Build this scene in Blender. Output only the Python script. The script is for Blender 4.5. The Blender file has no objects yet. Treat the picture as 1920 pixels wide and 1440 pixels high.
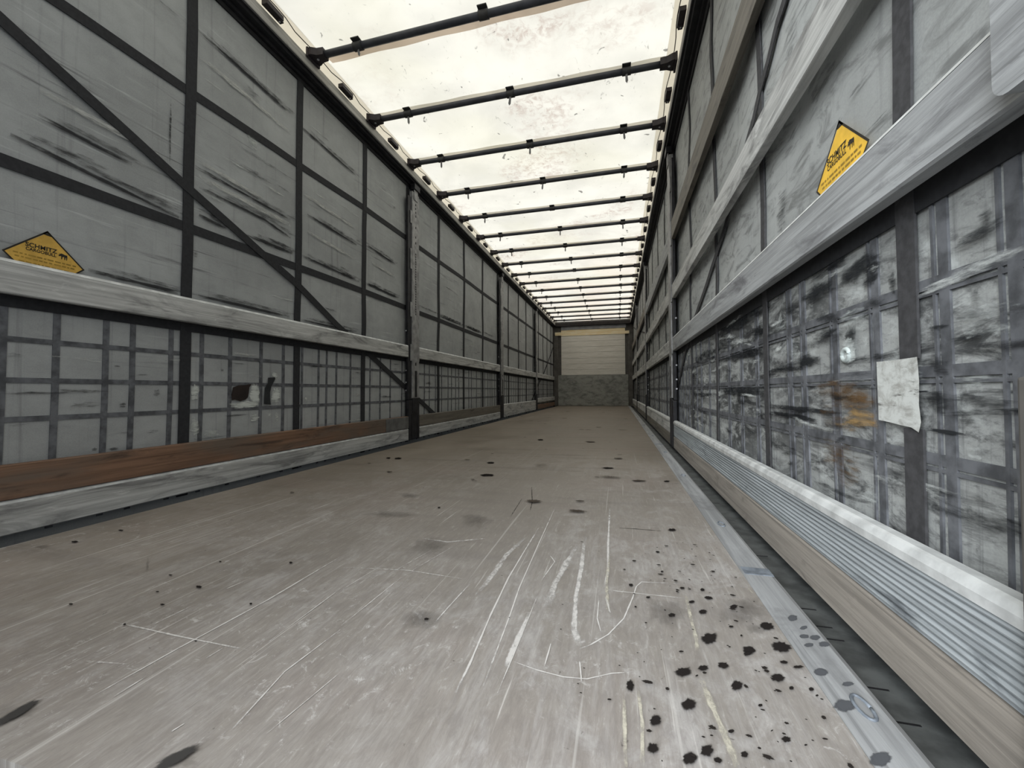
import bpy, bmesh, math, random
from mathutils import Vector, Matrix, noise as mnoise

SC = bpy.context.scene
COL = SC.collection
R = math.radians
random.seed(7)

# ------------------------------------------------------------------ camera
# trailer axes: X to the right, Y towards the front wall, Z up; loading floor at Z = 0
CAM = Vector((0.7845, 0.0, 0.4861))
PITCH, YAW, ROLL, FPX = R(1.02), R(14.58), R(-0.27), 761.0
fw = Vector((-math.sin(YAW) * math.cos(PITCH), math.cos(YAW) * math.cos(PITCH), math.sin(PITCH)))
rt0 = Vector((math.cos(YAW), math.sin(YAW), 0))
up0 = rt0.cross(fw)
rt = rt0 * math.cos(ROLL) + up0 * math.sin(ROLL)
up = -rt0 * math.sin(ROLL) + up0 * math.cos(ROLL)
cd = bpy.data.cameras.new('camera')
cam = bpy.data.objects.new('camera', cd)
COL.objects.link(cam)
cam.matrix_world = Matrix(((rt.x, up.x, -fw.x, CAM.x), (rt.y, up.y, -fw.y, CAM.y), (rt.z, up.z, -fw.z, CAM.z), (0, 0, 0, 1)))
cd.sensor_width = 36.0
cd.lens = 36.0 * FPX / 1920.0
cd.clip_start = 0.02
cd.clip_end = 200
SC.camera = cam

# ------------------------------------------------------------------ world, sun, exposure
SKY_UP, SKY_DOWN = 1.42, 0.45
w = bpy.data.worlds.new('overcast_sky')
SC.world = w
w.use_nodes = True
nt = w.node_tree
nt.nodes.clear()
wo = nt.nodes.new('ShaderNodeOutputWorld')
bg = nt.nodes.new('ShaderNodeBackground')
tc = nt.nodes.new('ShaderNodeTexCoord')
sx = nt.nodes.new('ShaderNodeSeparateXYZ')
mr = nt.nodes.new('ShaderNodeMapRange')
mr.inputs['From Min'].default_value = -0.05
mr.inputs['From Max'].default_value = 0.70
mx = nt.nodes.new('ShaderNodeMix')
mx.data_type = 'RGBA'
mx.inputs[6].default_value = (SKY_DOWN * 0.92, SKY_DOWN * 1.0, SKY_DOWN * 1.10, 1)
mx.inputs[7].default_value = (SKY_UP * 1.0, SKY_UP * 1.0, SKY_UP * 1.0, 1)
nt.links.new(tc.outputs['Generated'], sx.inputs[0])
nt.links.new(sx.outputs['Z'], mr.inputs['Value'])
nt.links.new(mr.outputs[0], mx.inputs[0])
nt.links.new(mx.outputs[2], bg.inputs['Color'])
nt.links.new(bg.outputs[0], wo.inputs[0])

sd = bpy.data.lights.new('hazy_sun', 'SUN')
sd.energy = 5.2
sd.angle = R(42)
sd.color = (0.93, 0.97, 1.0)
so = bpy.data.objects.new('hazy_sun', sd)
COL.objects.link(so)
so.rotation_euler = Vector((0.43, 0.80, -0.40)).to_track_quat('-Z', 'Y').to_euler()

SC.view_settings.view_transform = 'Standard'
SC.view_settings.look = 'None'
SC.view_settings.exposure = 0.0
SC.view_settings.gamma = 1.0
SC.view_settings.use_curve_mapping = False
SC.cycles.max_bounces = 10
SC.cycles.diffuse_bounces = 6
SC.cycles.transmission_bounces = 6
SC.cycles.transparent_max_bounces = 24
OIL=[[0.953,0.871,0.017,0.004,-0.005,-0.024],[1.076,0.945,0.016,0.003,-0.006,-0.019],[1.017,0.85,0.015,0.004,-0.004,-0.015],[1.011,0.838,0.008,0.003,-0.002,-0.008],[1.078,0.875,0.021,0.005,-0.007,-0.021],[0.889,0.757,0.015,0.004,-0.002,-0.015],[0.924,0.776,0.01,0.003,-0.002,-0.01],[0.96,0.792,0.01,0.002,-0.003,-0.012],[1.041,0.781,0.014,0.004,-0.005,-0.013],[0.969,0.744,0.012,0.003,-0.004,-0.013],[0.886,0.682,0.014,0.003,-0.003,-0.014],[0.834,0.637,0.011,0.003,-0.001,-0.011],[0.8,0.701,0.008,0.002,0.0,-0.014],[0.826,0.587,0.008,0.002,-0.001,-0.011],[0.872,0.583,0.012,0.003,-0.002,-0.011],[0.896,0.601,0.011,0.003,-0.002,-0.011],[0.907,0.589,0.006,0.001,-0.001,-0.006],[0.943,0.607,0.006,0.001,-0.002,-0.006],[1.006,0.647,0.007,0.002,-0.002,-0.007],[0.936,0.643,0.006,0.002,-0.001,-0.004],[0.96,0.971,0.01,0.002,-0.002,-0.012],[0.944,1.01,0.008,0.002,-0.002,-0.008],[0.985,1.039,0.012,0.003,-0.001,-0.009],[1.031,1.01,0.01,0.003,-0.003,-0.011],[0.979,1.077,0.007,0.002,-0.001,-0.008],[0.893,0.94,0.009,0.002,-0.001,-0.009],[0.812,1.06,0.007,0.002,0.0,-0.008],[0.849,1.007,0.006,0.001,-0.001,-0.006],[1.083,0.764,0.005,0.001,-0.003,-0.006],[1.053,0.759,0.005,0.001,-0.001,-0.005],[0.992,0.706,0.004,0.001,-0.001,-0.004],[1.066,0.827,0.008,0.002,-0.002,-0.006],[1.085,0.819,0.01,0.003,-0.003,-0.006],[0.933,1.074,0.006,0.001,-0.001,-0.008],[0.819,0.956,0.003,0.0,0.0,-0.004],[0.798,1.147,0.004,0.001,0.0,-0.004],[0.895,1.158,0.005,0.002,-0.001,-0.006],[1.005,0.924,0.006,0.001,-0.002,-0.005],[1.016,0.895,0.003,0.001,-0.001,-0.004],[0.992,0.658,0.002,0.001,-0.001,-0.002],[1.028,0.643,0.003,0.001,-0.001,-0.002],[0.91,0.752,0.003,0.001,-0.001,-0.003],[0.894,0.814,0.006,0.002,0.0,-0.003],[1.085,0.75,0.003,0.001,-0.001,-0.003],[-0.914,1.045,0.01,0.003,0.011,-0.006],[-0.931,0.929,0.014,0.003,0.012,-0.007],[-0.229,0.79,0.008,0.002,0.008,-0.006],[-0.368,0.822,0.005,0.002,0.005,-0.003],[-0.226,0.704,0.006,0.002,0.005,-0.003],[-0.032,0.756,0.004,0.001,0.004,-0.004],[-0.433,0.654,0.006,0.002,0.005,-0.003],[-0.217,0.625,0.004,0.001,0.004,-0.003],[-0.014,0.617,0.003,0.001,0.002,-0.002],[-0.118,0.965,0.006,0.001,0.006,-0.006],[-0.319,0.921,0.004,0.001,0.005,-0.004],[-0.303,0.746,0.005,0.001,0.004,-0.003],[0.387,0.797,0.006,0.001,0.003,-0.005],[0.051,2.24,0.045,0.01,0.013,-0.042],[0.059,1.57,0.007,0.002,0.005,-0.009],[0.038,3.984,0.038,0.009,0.01,-0.057],[-0.052,2.632,0.033,0.008,0.01,-0.032],[0.963,1.51,0.015,0.004,-0.003,-0.019],[0.722,2.618,0.043,0.01,0.0,-0.029],[-0.763,2.654,0.033,0.008,0.02,-0.034],[-0.841,2.652,0.02,0.005,0.017,-0.028],[0.896,1.294,0.007,0.002,0.0,-0.008],[1.033,2.308,0.018,0.004,-0.003,-0.023]]
SOFT=[[1.049,1.001,0.049,0.013,-0.02,-0.071],[1.051,0.927,0.018,0.005,-0.007,-0.023],[0.885,0.954,0.04,0.01,-0.006,-0.056],[0.376,0.794,0.044,0.011,0.021,-0.04],[0.267,1.449,0.052,0.013,0.03,-0.084],[-0.154,1.72,0.049,0.012,0.028,-0.051],[0.3,2.613,0.05,0.012,0.011,-0.061],[0.208,1.182,0.066,0.016,0.025,-0.052],[-0.094,1.44,0.089,0.022,0.024,-0.04],[-0.982,0.876,0.025,0.006,0.02,-0.01],[-0.503,0.857,0.005,0.001,0.057,-0.038],[-0.114,0.414,0.037,0.009,0.024,-0.011],[0.22,0.416,0.021,0.005,0.013,-0.009]]
STRIP=[[1.14,0.993,0.011,0.003,-0.005,-0.013],[1.147,0.958,0.008,0.003,-0.004,-0.008],[1.135,0.925,0.009,0.002,-0.003,-0.008],[1.154,0.926,0.01,0.003,-0.004,-0.01],[1.161,0.906,0.01,0.002,-0.004,-0.01],[1.132,0.896,0.009,0.002,-0.003,-0.007],[1.118,0.816,0.012,0.002,-0.004,-0.011],[1.147,0.794,0.01,0.003,-0.003,-0.006],[1.117,0.739,0.016,0.004,-0.007,-0.015],[1.114,0.645,0.015,0.004,-0.007,-0.013]]
SCR=[[0.007,[[0.509,1.427],[0.506,1.211],[0.505,1.029],[0.513,0.85],[0.525,0.687],[0.527,0.618]],0.8],[0.006,[[0.528,1.679],[0.537,1.278],[0.545,0.981],[0.554,0.86],[0.566,0.644]],0.8],[0.026,[[0.485,1.33],[0.461,1.173],[0.46,1.05],[0.455,0.922]],0.45],[0.03,[[0.658,1.308],[0.639,1.141],[0.627,1.02],[0.624,0.907]],0.5],[0.023,[[0.675,1.377],[0.684,1.129],[0.685,0.971],[0.694,0.841],[0.71,0.786]],0.6],[0.011,[[0.749,1.733],[0.751,1.331],[0.755,1.124],[0.749,1.031]],0.7],[0.019,[[0.594,0.877],[0.591,0.79],[0.589,0.728],[0.592,0.694]],0.7],[0.004,[[0.596,0.715],[0.644,0.703],[0.691,0.697],[0.73,0.702],[0.77,0.726],[0.806,0.739]],0.9],[0.005,[[0.711,0.78],[0.729,0.796],[0.762,0.839],[0.793,0.906],[0.815,1.004],[0.825,1.06],[0.839,1.088],[0.938,1.102]],0.8],[0.005,[[0.757,1.024],[0.832,1.025],[0.927,1.027]],0.8],[0.006,[[0.038,0.979],[0.231,1.005],[0.4,0.993]],0.5],[0.006,[[0.419,0.968],[0.411,0.854],[0.408,0.788]],0.6],[0.005,[[0.233,0.972],[0.224,0.736]],0.6],[0.004,[[0.142,1.017],[0.124,0.866]],0.6],[0.003,[[0.596,0.949],[0.595,0.773],[0.593,0.634]],0.8],[0.017,[[0.158,1.233],[0.25,1.223],[0.363,1.284]],0.5],[0.008,[[0.754,0.988],[0.764,0.92]],0.8],[0.004,[[0.738,0.984],[0.738,0.892],[0.748,0.842]],0.8],[0.005,[[0.584,1.203],[0.607,1.157],[0.592,1.041]],0.7],[0.005,[[0.656,0.783],[0.655,0.711]],0.8],[0.005,[[0.714,0.745],[0.722,0.692]],0.8],[0.004,[[0.227,1.143],[0.188,0.961]],0.5],[0.005,[[0.284,1.201],[0.237,0.995]],0.5],[0.006,[[0.361,1.812],[0.379,1.521]],-0.5],[0.007,[[0.358,2.023],[0.416,1.764],[0.438,1.606]],-0.5],[0.006,[[0.784,1.494],[0.856,1.497],[0.926,1.495]],-0.9],[0.007,[[-0.011,1.042],[-0.012,0.78],[-0.028,0.594],[-0.034,0.464]],0.7],[0.007,[[-0.255,0.629],[-0.069,0.624],[0.108,0.623]],0.6],[0.005,[[0.232,0.725],[0.22,0.591],[0.243,0.468]],0.6],[0.007,[[-0.158,0.719],[-0.163,0.638]],0.5],[0.005,[[-0.001,0.522],[-0.0,0.476]],0.6],[0.004,[[0.118,0.874],[0.123,0.649]],0.6],[0.005,[[0.054,0.615],[0.052,0.582]],0.5],[0.007,[[-0.061,0.539],[-0.154,0.525]],0.35],[0.005,[[0.165,0.464],[0.161,0.447]],0.7],[0.002,[[0.316,0.615],[0.297,0.479]],0.6],[0.006,[[-0.147,0.857],[-0.157,0.796]],0.5]]
YEL=[[0.01,[[0.938,1.052],[0.931,0.94],[0.929,0.862],[0.922,0.822]],0.6],[0.013,[[0.916,0.745],[0.921,0.688],[0.926,0.634],[0.929,0.586]],0.7],[0.008,[[0.79,0.684],[0.79,0.551]],0.7],[0.008,[[0.812,0.704],[0.815,0.631],[0.811,0.556]],0.7],[0.011,[[0.757,1.256],[0.753,1.054],[0.76,0.929]],0.6],[0.007,[[1.088,1.121],[1.09,1.105],[1.094,1.083]],0.4]]
RD=[[1.031,0.747,-0.078,-0.023,0.001,-0.023,1],[1.216,0.741,-0.104,-0.024,0.001,-0.023,1],[0.988,0.724,-0.029,-0.009,0.001,-0.033,1],[1.967,0.786,-0.372,-0.061,0.002,-0.046,1],[1.895,0.632,-0.295,-0.025,0.001,-0.021,1],[1.285,0.566,-0.09,-0.007,0.0,-0.015,1],[1.46,0.55,-0.196,-0.01,0.0,-0.008,1],[1.183,0.626,-0.059,-0.008,0.001,-0.014,0.8],[1.064,0.61,-0.021,-0.003,0.0,-0.024,1],[1.903,0.482,-0.426,0.0,0.001,-0.019,1],[1.359,0.431,-0.245,0.01,0.0,-0.01,1.1],[1.385,0.408,-0.176,0.011,0.0,-0.008,1.2],[0.871,0.482,-0.036,0.0,0.0,-0.002,2],[0.822,0.465,-0.026,0.001,0.001,-0.017,0.8],[0.74,0.47,-0.049,0.001,0.001,-0.009,0.8],[0.801,0.418,-0.041,0.004,0.0,-0.003,1.6],[1.034,0.49,-0.056,0.0,0.0,-0.005,1.1],[0.946,0.452,-0.026,0.001,0.0,-0.003,1.3],[0.756,0.563,-0.033,-0.005,0.0,-0.004,0.8],[1.146,0.243,-0.091,0.022,0.0,-0.007,0.7],[1.47,0.301,-0.119,0.017,0.001,-0.022,0.6],[2.654,0.695,-0.355,-0.029,0.002,-0.032,0.7],[2.669,0.46,-0.396,0.004,0.001,-0.017,0.8],[0.922,0.688,-0.012,-0.003,0.001,-0.02,0.9],[0.815,0.588,-0.022,-0.004,0.0,-0.003,0.8],[0.766,0.437,-0.019,0.002,0.0,-0.005,0.6],[0.815,0.319,-0.049,0.011,0.0,-0.004,0.8],[0.736,0.325,-0.034,0.009,0.0,-0.005,0.6],[0.742,0.618,-0.009,-0.002,0.0,-0.015,0.5],[0.953,0.553,-0.046,-0.004,0.0,-0.005,0.8],[1.025,0.551,-0.037,-0.003,0.0,-0.004,1],[1.67,0.704,-0.074,-0.01,0.001,-0.032,0.8],[2.187,0.709,-0.187,-0.021,0.002,-0.035,0.6],[1.339,1.522,-0.046,-0.039,0.003,-0.061,0.3],[1.253,1.384,-0.112,-0.09,0.0,-0.007,0.5],[1.011,1.133,-0.036,-0.027,0.001,-0.006,0.6],[1.439,1.041,-0.041,-0.017,0.003,-0.067,0.4],[0.721,0.735,-0.011,-0.005,0.0,-0.015,0.7],[0.966,1.019,-0.038,-0.024,0.0,-0.003,0.7],[1.12,0.939,-0.046,-0.021,0.0,-0.004,0.5]]
RW=[[1.049,0.639,-0.058,-0.01,0.001,-0.027,0.7],[0.903,0.516,-0.054,-0.003,0.0,-0.02,1.1],[0.9,0.45,-0.049,0.003,0.001,-0.019,0.8],[1.072,0.565,-0.033,-0.003,0.001,-0.02,1.5],[1.072,0.587,-0.026,-0.003,0.0,-0.016,1.2],[0.725,0.587,-0.045,-0.008,0.001,-0.031,0.5],[0.742,0.496,-0.037,-0.001,0.001,-0.01,0.6],[0.748,0.4,-0.018,0.002,0.001,-0.016,0.5],[1.454,0.685,-0.067,-0.011,0.001,-0.023,0.4],[1.353,0.586,-0.047,-0.004,0.001,-0.031,0.6],[1.06,0.51,-0.071,-0.002,0.0,-0.008,0.8],[1.23,0.39,-0.137,0.011,0.0,-0.006,0.6],[1.009,0.272,-0.036,0.008,0.001,-0.023,0.5]]
RB=[[1.062,0.467,-0.083,0.002,0.0,-0.022,1],[1.137,0.483,-0.09,0.0,0.001,-0.022,0.7],[1.126,0.327,-0.081,0.013,0.001,-0.025,0.6],[1.089,0.293,-0.042,0.008,0.001,-0.025,0.5],[1.147,0.423,-0.055,0.003,0.002,-0.035,0.4]]
RY=[[1.036,0.427,-0.068,0.005,0.0,-0.021,1],[1.085,0.402,-0.055,0.005,0.001,-0.012,0.5]]
LD=[[1.005,0.488,0.09,0.0,0.0,-0.005,1.2],[1.138,0.495,0.088,0.0,0.0,-0.007,1.2],[0.949,0.621,0.022,0.002,0.0,-0.009,0.6],[1.256,0.601,0.013,0.001,0.0,-0.004,1.2],[1.41,0.486,0.015,0.0,0.0,-0.016,0.9],[1.277,0.433,0.014,0.0,0.001,-0.011,1.1],[1.247,0.249,0.019,-0.003,0.0,-0.006,1.4],[1.181,0.255,0.009,-0.002,0.0,-0.008,1.2],[0.965,0.374,0.027,-0.002,0.0,-0.004,0.8],[1.733,0.61,0.01,0.0,0.0,-0.016,0.9],[1.829,0.65,0.057,0.003,0.0,-0.003,1.2],[1.259,0.312,0.04,-0.004,0.0,-0.006,0.7],[1.351,0.567,0.029,0.001,0.0,-0.004,0.8],[1.584,1.192,0.013,0.004,0.0,-0.019,1],[1.389,0.307,0.038,-0.004,0.0,-0.007,0.6],[1.084,1.434,0.15,0.086,0.0,-0.01,1],[1.379,1.396,0.125,0.059,0.0,-0.008,1.2],[1.46,1.746,0.005,0.003,0.001,-0.138,1.5],[1.183,1.64,0.037,0.024,0.0,-0.006,0.8],[1.909,2.25,0.074,0.053,0.0,-0.032,0.6],[1.912,1.785,0.154,0.08,0.001,-0.015,1],[1.973,1.893,0.176,0.097,0.001,-0.011,0.8],[1.99,1.4,0.192,0.069,0.0,-0.008,1.3],[1.647,1.428,0.059,0.025,0.0,-0.009,1.1],[2.096,1.438,0.1,0.036,0.0,-0.009,1.2],[1.139,1.443,0.034,0.02,0.0,-0.005,0.8],[1.455,1.381,0.049,0.022,0.0,-0.005,1.2],[2.796,1.416,0.108,0.029,0.0,-0.012,1.3],[3.166,1.417,0.157,0.039,0.0,-0.013,1.2],[3.347,1.409,0.226,0.054,0.0,-0.013,1.1],[4.219,1.421,0.262,0.051,0.0,-0.011,1],[4.864,1.419,0.447,0.076,0.0,-0.015,1.2],[5.712,1.416,0.461,0.068,0.0,-0.017,1.2],[6.467,1.433,0.322,0.043,0.0,-0.017,1],[4.217,0.58,0.094,0.002,0.0,-0.013,1.2],[3.348,0.441,0.097,-0.002,0.0,-0.009,1.2],[4.181,0.484,0.107,0.0,0.0,-0.011,1.1]]
LW=[[1.938,0.473,0.032,0.0,0.0,-0.071,1.4],[1.876,0.416,0.09,-0.003,0.0,-0.023,1.3],[2.092,0.467,0.037,0.0,0.001,-0.054,1.3],[2.081,0.592,0.026,0.001,0.0,-0.02,0.9],[2.346,0.437,0.015,0.0,0.0,-0.023,0.9],[1.939,0.339,0.032,-0.002,0.0,-0.027,0.9],[2.043,0.341,0.015,-0.001,0.0,-0.025,0.8],[2.098,0.337,0.016,0.0,0.001,-0.025,0.8],[1.586,0.485,0.022,0.0,0.001,-0.045,1.2],[1.588,0.314,0.021,-0.002,0.0,-0.054,0.9],[1.676,0.269,0.04,-0.004,0.001,-0.028,0.6],[1.171,0.618,0.029,0.002,0.0,-0.022,0.25],[1.911,1.975,0.037,0.022,0.0,-0.043,0.6],[1.82,1.777,0.068,0.037,0.0,-0.008,0.7],[1.675,1.526,0.06,0.028,0.0,-0.006,0.7],[2.081,1.579,0.085,0.035,0.0,-0.006,0.7],[1.766,1.638,0.066,0.033,0.0,-0.006,0.6],[1.67,2.127,0.06,0.044,0.0,-0.005,0.6],[1.719,2.34,0.052,0.043,0.0,-0.005,0.5],[2.453,2.367,0.093,0.057,0.0,-0.007,0.6],[2.474,1.91,0.074,0.035,0.0,-0.007,0.5]]
TEAR=[[1.796,0.515],[1.833,0.527],[1.871,0.529],[1.915,0.536],[1.901,0.516],[1.897,0.489],[1.891,0.458],[1.876,0.445],[1.842,0.436],[1.808,0.446],[1.79,0.443],[1.787,0.474]]
TEAR2=[[2.031,0.576],[2.084,0.581],[2.086,0.572],[2.074,0.551],[2.055,0.521],[2.047,0.488],[2.047,0.447],[2.052,0.41],[2.018,0.413],[2.0,0.416],[2.003,0.472],[2.007,0.513],[2.029,0.542]]

# ------------------------------------------------------------------ materials
class NT:
    def __init__(s, name):
        s.m = bpy.data.materials.new(name)
        s.m.use_nodes = True
        s.t = s.m.node_tree
        s.t.nodes.clear()
        s.out = s.n('ShaderNodeOutputMaterial')
        s.pos = s.n('ShaderNodeNewGeometry').outputs['Position']
    def n(s, typ, **kw):
        d = s.t.nodes.new(typ)
        for k, v in kw.items():
            setattr(d, k, v)
        return d
    def l(s, a, b):
        s.t.links.new(a, b)
    def put(s, sock, v):
        if isinstance(v, bpy.types.NodeSocket):
            s.l(v, sock)
        elif v is not None:
            if isinstance(v, (tuple, list)) and len(v) == 3 and sock.type == 'RGBA':
                v = (*v, 1)
            sock.default_value = v
    def noise(s, scale, detail=4, rough=0.55, dist=0.0, off=(0, 0, 0)):
        mp = s.n('ShaderNodeMapping')
        s.l(s.pos, mp.inputs[0])
        mp.inputs['Scale'].default_value = scale if isinstance(scale, tuple) else (scale,) * 3
        mp.inputs['Location'].default_value = off
        nz = s.n('ShaderNodeTexNoise')
        nz.inputs['Scale'].default_value = 1.0
        nz.inputs['Detail'].default_value = detail
        nz.inputs['Roughness'].default_value = rough
        nz.inputs['Distortion'].default_value = dist
        s.l(mp.outputs[0], nz.inputs['Vector'])
        return nz.outputs[0]
    def ramp(s, v, lo, hi, a=0.0, b=1.0, smooth=True):
        r = s.n('ShaderNodeMapRange')
        r.interpolation_type = 'SMOOTHSTEP' if smooth else 'LINEAR'
        s.put(r.inputs[0], v)
        r.inputs[1].default_value = lo
        r.inputs[2].default_value = hi
        r.inputs[3].default_value = a
        r.inputs[4].default_value = b
        return r.outputs[0]
    def mul(s, a, b, op='MULTIPLY'):
        d = s.n('ShaderNodeMath', operation=op)
        s.put(d.inputs[0], a)
        s.put(d.inputs[1], b)
        return d.outputs[0]
    def mix(s, f, a, b):
        d = s.n('ShaderNodeMix')
        d.data_type = 'RGBA'
        s.put(d.inputs[0], f)
        s.put(d.inputs[6], a)
        s.put(d.inputs[7], b)
        return d.outputs[2]
    def xyz(s):
        d = s.n('ShaderNodeSeparateXYZ')
        s.l(s.pos, d.inputs[0])
        return d.outputs
    def bsdf(s, col, rough=0.7, metal=0.0, spec=0.3, bump=None, bstr=0.3, bdist=0.01):
        b = s.n('ShaderNodeBsdfPrincipled')
        s.put(b.inputs['Base Color'], col)
        s.put(b.inputs['Roughness'], rough)
        b.inputs['Metallic'].default_value = metal
        b.inputs['Specular IOR Level'].default_value = spec
        if bump is not None:
            bp = s.n('ShaderNodeBump')
            bp.inputs['Strength'].default_value = bstr
            bp.inputs['Distance'].default_value = bdist
            s.l(bump, bp.inputs['Height'])
            s.l(bp.outputs[0], b.inputs['Normal'])
        s.l(b.outputs[0], s.out.inputs[0])
        return b


def plain(name, col, rough=0.6, metal=0.0, vary=0.25, scale=14.0, spec=0.3):
    t = NT(name)
    n = t.noise(scale, 5)
    c = t.mix(t.ramp(n, 0.3, 0.7), tuple(x * (1 - vary) for x in col), tuple(min(1, x * (1 + vary)) for x in col))
    t.bsdf(c, rough, metal, spec, n, 0.1, 0.004)
    return t.m


def curtain_mat(name, base, heavy):
    """grey tarpaulin: cloudy, rubbed light and dark mostly along the trailer, runs of dirt downwards"""
    t = NT(name)
    cloud = t.noise((1.2, 1.6, 2.2), 5, 0.6)
    fine = t.noise((9, 11, 16), 6, 0.65)
    c = t.mix(t.ramp(cloud, 0.3, 0.7), tuple(x * 0.84 for x in base), tuple(x * 1.14 for x in base))
    c = t.mix(t.ramp(fine, 0.35, 0.75, 0, 0.35), c, tuple(x * 0.62 for x in base))
    weft = t.noise((6, 240, 240), 2, 0.5)
    c = t.mix(t.ramp(weft, 0.35, 0.65, 0, 0.12), c, tuple(x * 1.5 for x in base))
    # pale rubbing along the trailer
    rub = t.noise((4, 2.2, 46), 5, 0.6, 0.3, (3, 1, 2))
    rubm = t.ramp(t.noise((1, 1.3, 1.7), 3, 0.5, 0, (5, 5, 1)), 0.46, 0.66)
    c = t.mix(t.mul(t.ramp(rub, 0.58, 0.74), rubm), c, tuple(min(1, x * 1.55) for x in base))
    # dark scuffs along the trailer
    sc = t.noise((4, 1.5, 34), 6, 0.62, 0.5, (1, 7, 3))
    scm = t.ramp(t.noise((1, 0.9, 1.4), 4, 0.6, 0, (2, 9, 4)), 0.47, 0.63)
    c = t.mix(t.mul(t.mul(t.ramp(sc, 0.57, 0.72), scm), 0.72), c, (0.03, 0.032, 0.034))
    # dirt runs downwards
    dr = t.noise((4, 34, 1.1), 5, 0.6, 0.2, (8, 2, 2))
    c = t.mix(t.ramp(dr, 0.56, 0.76, 0, 0.32), c, (0.06, 0.06, 0.065))
    if heavy:
        z = t.xyz()['Z']
        low = t.ramp(z, 0.72, 0.9, 1, 0)
        ypos = t.xyz()['Y']
        mid = t.mul(t.ramp(ypos, 0.95, 1.5), t.ramp(ypos, 3.2, 6.5, 1, 0.35))
        blot = t.noise((3, 4.2, 15), 8, 0.72, 0.9, (4, 4, 4))
        blot = t.mul(blot, t.mul(mid, 0.07), 'ADD')
        area = t.ramp(t.noise((1, 1.1, 2.6), 3, 0.5, 0, (1, 2.2, 6)), 0.30, 0.58)
        c = t.mix(t.mul(t.mul(t.ramp(blot, 0.455, 0.64), area), t.mul(low, 0.92)), c, (0.030, 0.032, 0.034))
        fine2 = t.noise((6, 22, 60), 6, 0.75, 0.6, (0, 3, 1))
        c = t.mix(t.mul(t.ramp(fine2, 0.50, 0.70, 0, 0.6), low), c, (0.055, 0.057, 0.06))
        drip = t.noise((5, 60, 2.2), 5, 0.65, 0.2, (3, 0, 2))
        c = t.mix(t.mul(t.ramp(drip, 0.52, 0.70, 0, 0.5), low), c, (0.075, 0.077, 0.085))
        pale = t.noise((3, 9, 14), 7, 0.74, 0.5, (9, 4, 0))
        c = t.mix(t.mul(t.ramp(pale, 0.52, 0.70, 0, 0.6), low), c, (0.56, 0.595, 0.59))
        upm = t.ramp(z, 0.8, 0.95, 0, 0.9)
        diag = t.noise((3, 5, 18), 6, 0.65, 1.4, (2, 0, 3))
        c = t.mix(t.mul(t.ramp(diag, 0.46, 0.68), upm), c, tuple(x * 0.42 for x in base))
    h = t.noise((2, 3, 5), 4, 0.5)
    t.bsdf(c, 0.62, 0, 0.35, h, 0.25, 0.02)
    return t.m


def slat_mat(name, light, dark, amount=0.5, off=(0, 0, 0), warm=None):
    """weathered board or mill-finish aluminium board, streaked along its length"""
    t = NT(name)
    g = t.noise((30, 1.6, 52), 7, 0.68, 0.4, off)
    b = t.noise((6, 3.0, 14), 6, 0.66, 0.8, off)
    c = t.mix(t.ramp(g, 0.32, 0.68), tuple(x * 0.72 for x in light), tuple(min(1, x * 1.18) for x in light))
    if warm:
        c = t.mix(t.ramp(t.noise((3, 1.2, 6), 4, 0.6, 0.5, off), 0.42, 0.62), c, warm)
    c = t.mix(t.ramp(b, 0.56 - 0.12 * amount, 0.74, 0, 0.9), c, dark)
    s = t.noise((20, 14, 60), 6, 0.7, 0.3, off)
    c = t.mix(t.ramp(s, 0.62, 0.78, 0, 0.6), c, dark)
    ln = t.noise((40, 0.9, 150), 4, 0.6, 0.2, off)
    c = t.mix(t.ramp(ln, 0.56, 0.70, 0, 0.55), c, tuple(x * 0.35 for x in light))
    ch = t.noise((9, 7, 22), 5, 0.7, 1.2, (off[2], off[0], 4))
    c = t.mix(t.ramp(ch, 0.60, 0.70, 0, 0.45 * amount), c, tuple(min(1, x * 1.5) for x in light))
    t.bsdf(c, 0.6, 0.0, 0.3, g, 0.25, 0.004)
    return t.m


M = {}
M['curtain_left'] = curtain_mat('grey_tarpaulin_left', (0.345, 0.360, 0.360), False)
M['curtain_right'] = curtain_mat('grey_tarpaulin_right', (0.36, 0.375, 0.37), True)
M['strap'] = plain('black_webbing', (0.030, 0.031, 0.034), 0.75, 0, 0.15, 60, 0.2)
M['strap_grey'] = plain('faded_webbing', (0.055, 0.055, 0.058), 0.75, 0, 0.2, 60, 0.2)
M['grid'] = plain('blue_grey_strap_under_film', (0.105, 0.110, 0.120), 0.6, 0, 0.4, 26)
M['slat'] = slat_mat('grey_aluminium_board', (0.50, 0.505, 0.49), (0.12, 0.12, 0.12), 1.0)
M['slat_pale'] = slat_mat('pale_aluminium_board', (0.34, 0.352, 0.358), (0.10, 0.10, 0.11), 0.5, (2, 3, 1))
M['slat_brown'] = slat_mat('brown_wood_board', (0.215, 0.125, 0.08), (0.055, 0.04, 0.032), 0.45, (4, 1, 2), (0.15, 0.115, 0.09))
M['slat_dark'] = slat_mat('dark_weathered_wood_board', (0.165, 0.150, 0.125), (0.05, 0.045, 0.04), 0.4, (6, 2, 2))
M['slat_wood'] = slat_mat('sandy_wood_board', (0.28, 0.255, 0.225), (0.12, 0.108, 0.095), 0.35, (1, 6, 2))
M['rib'] = slat_mat('ribbed_aluminium', (0.30, 0.325, 0.34), (0.09, 0.10, 0.11), 0.3, (3, 3, 5))
M['bright'] = plain('bright_aluminium_edge', (0.64, 0.66, 0.66), 0.4, 0.25, 0.2, 20, 0.5)
M['post'] = plain('grey_galvanised_steel', (0.27, 0.27, 0.27), 0.5, 0.2, 0.3, 18, 0.4)
M['post_dark'] = plain('black_painted_steel', (0.018, 0.018, 0.021), 0.5, 0, 0.4, 16, 0.3)
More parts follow.
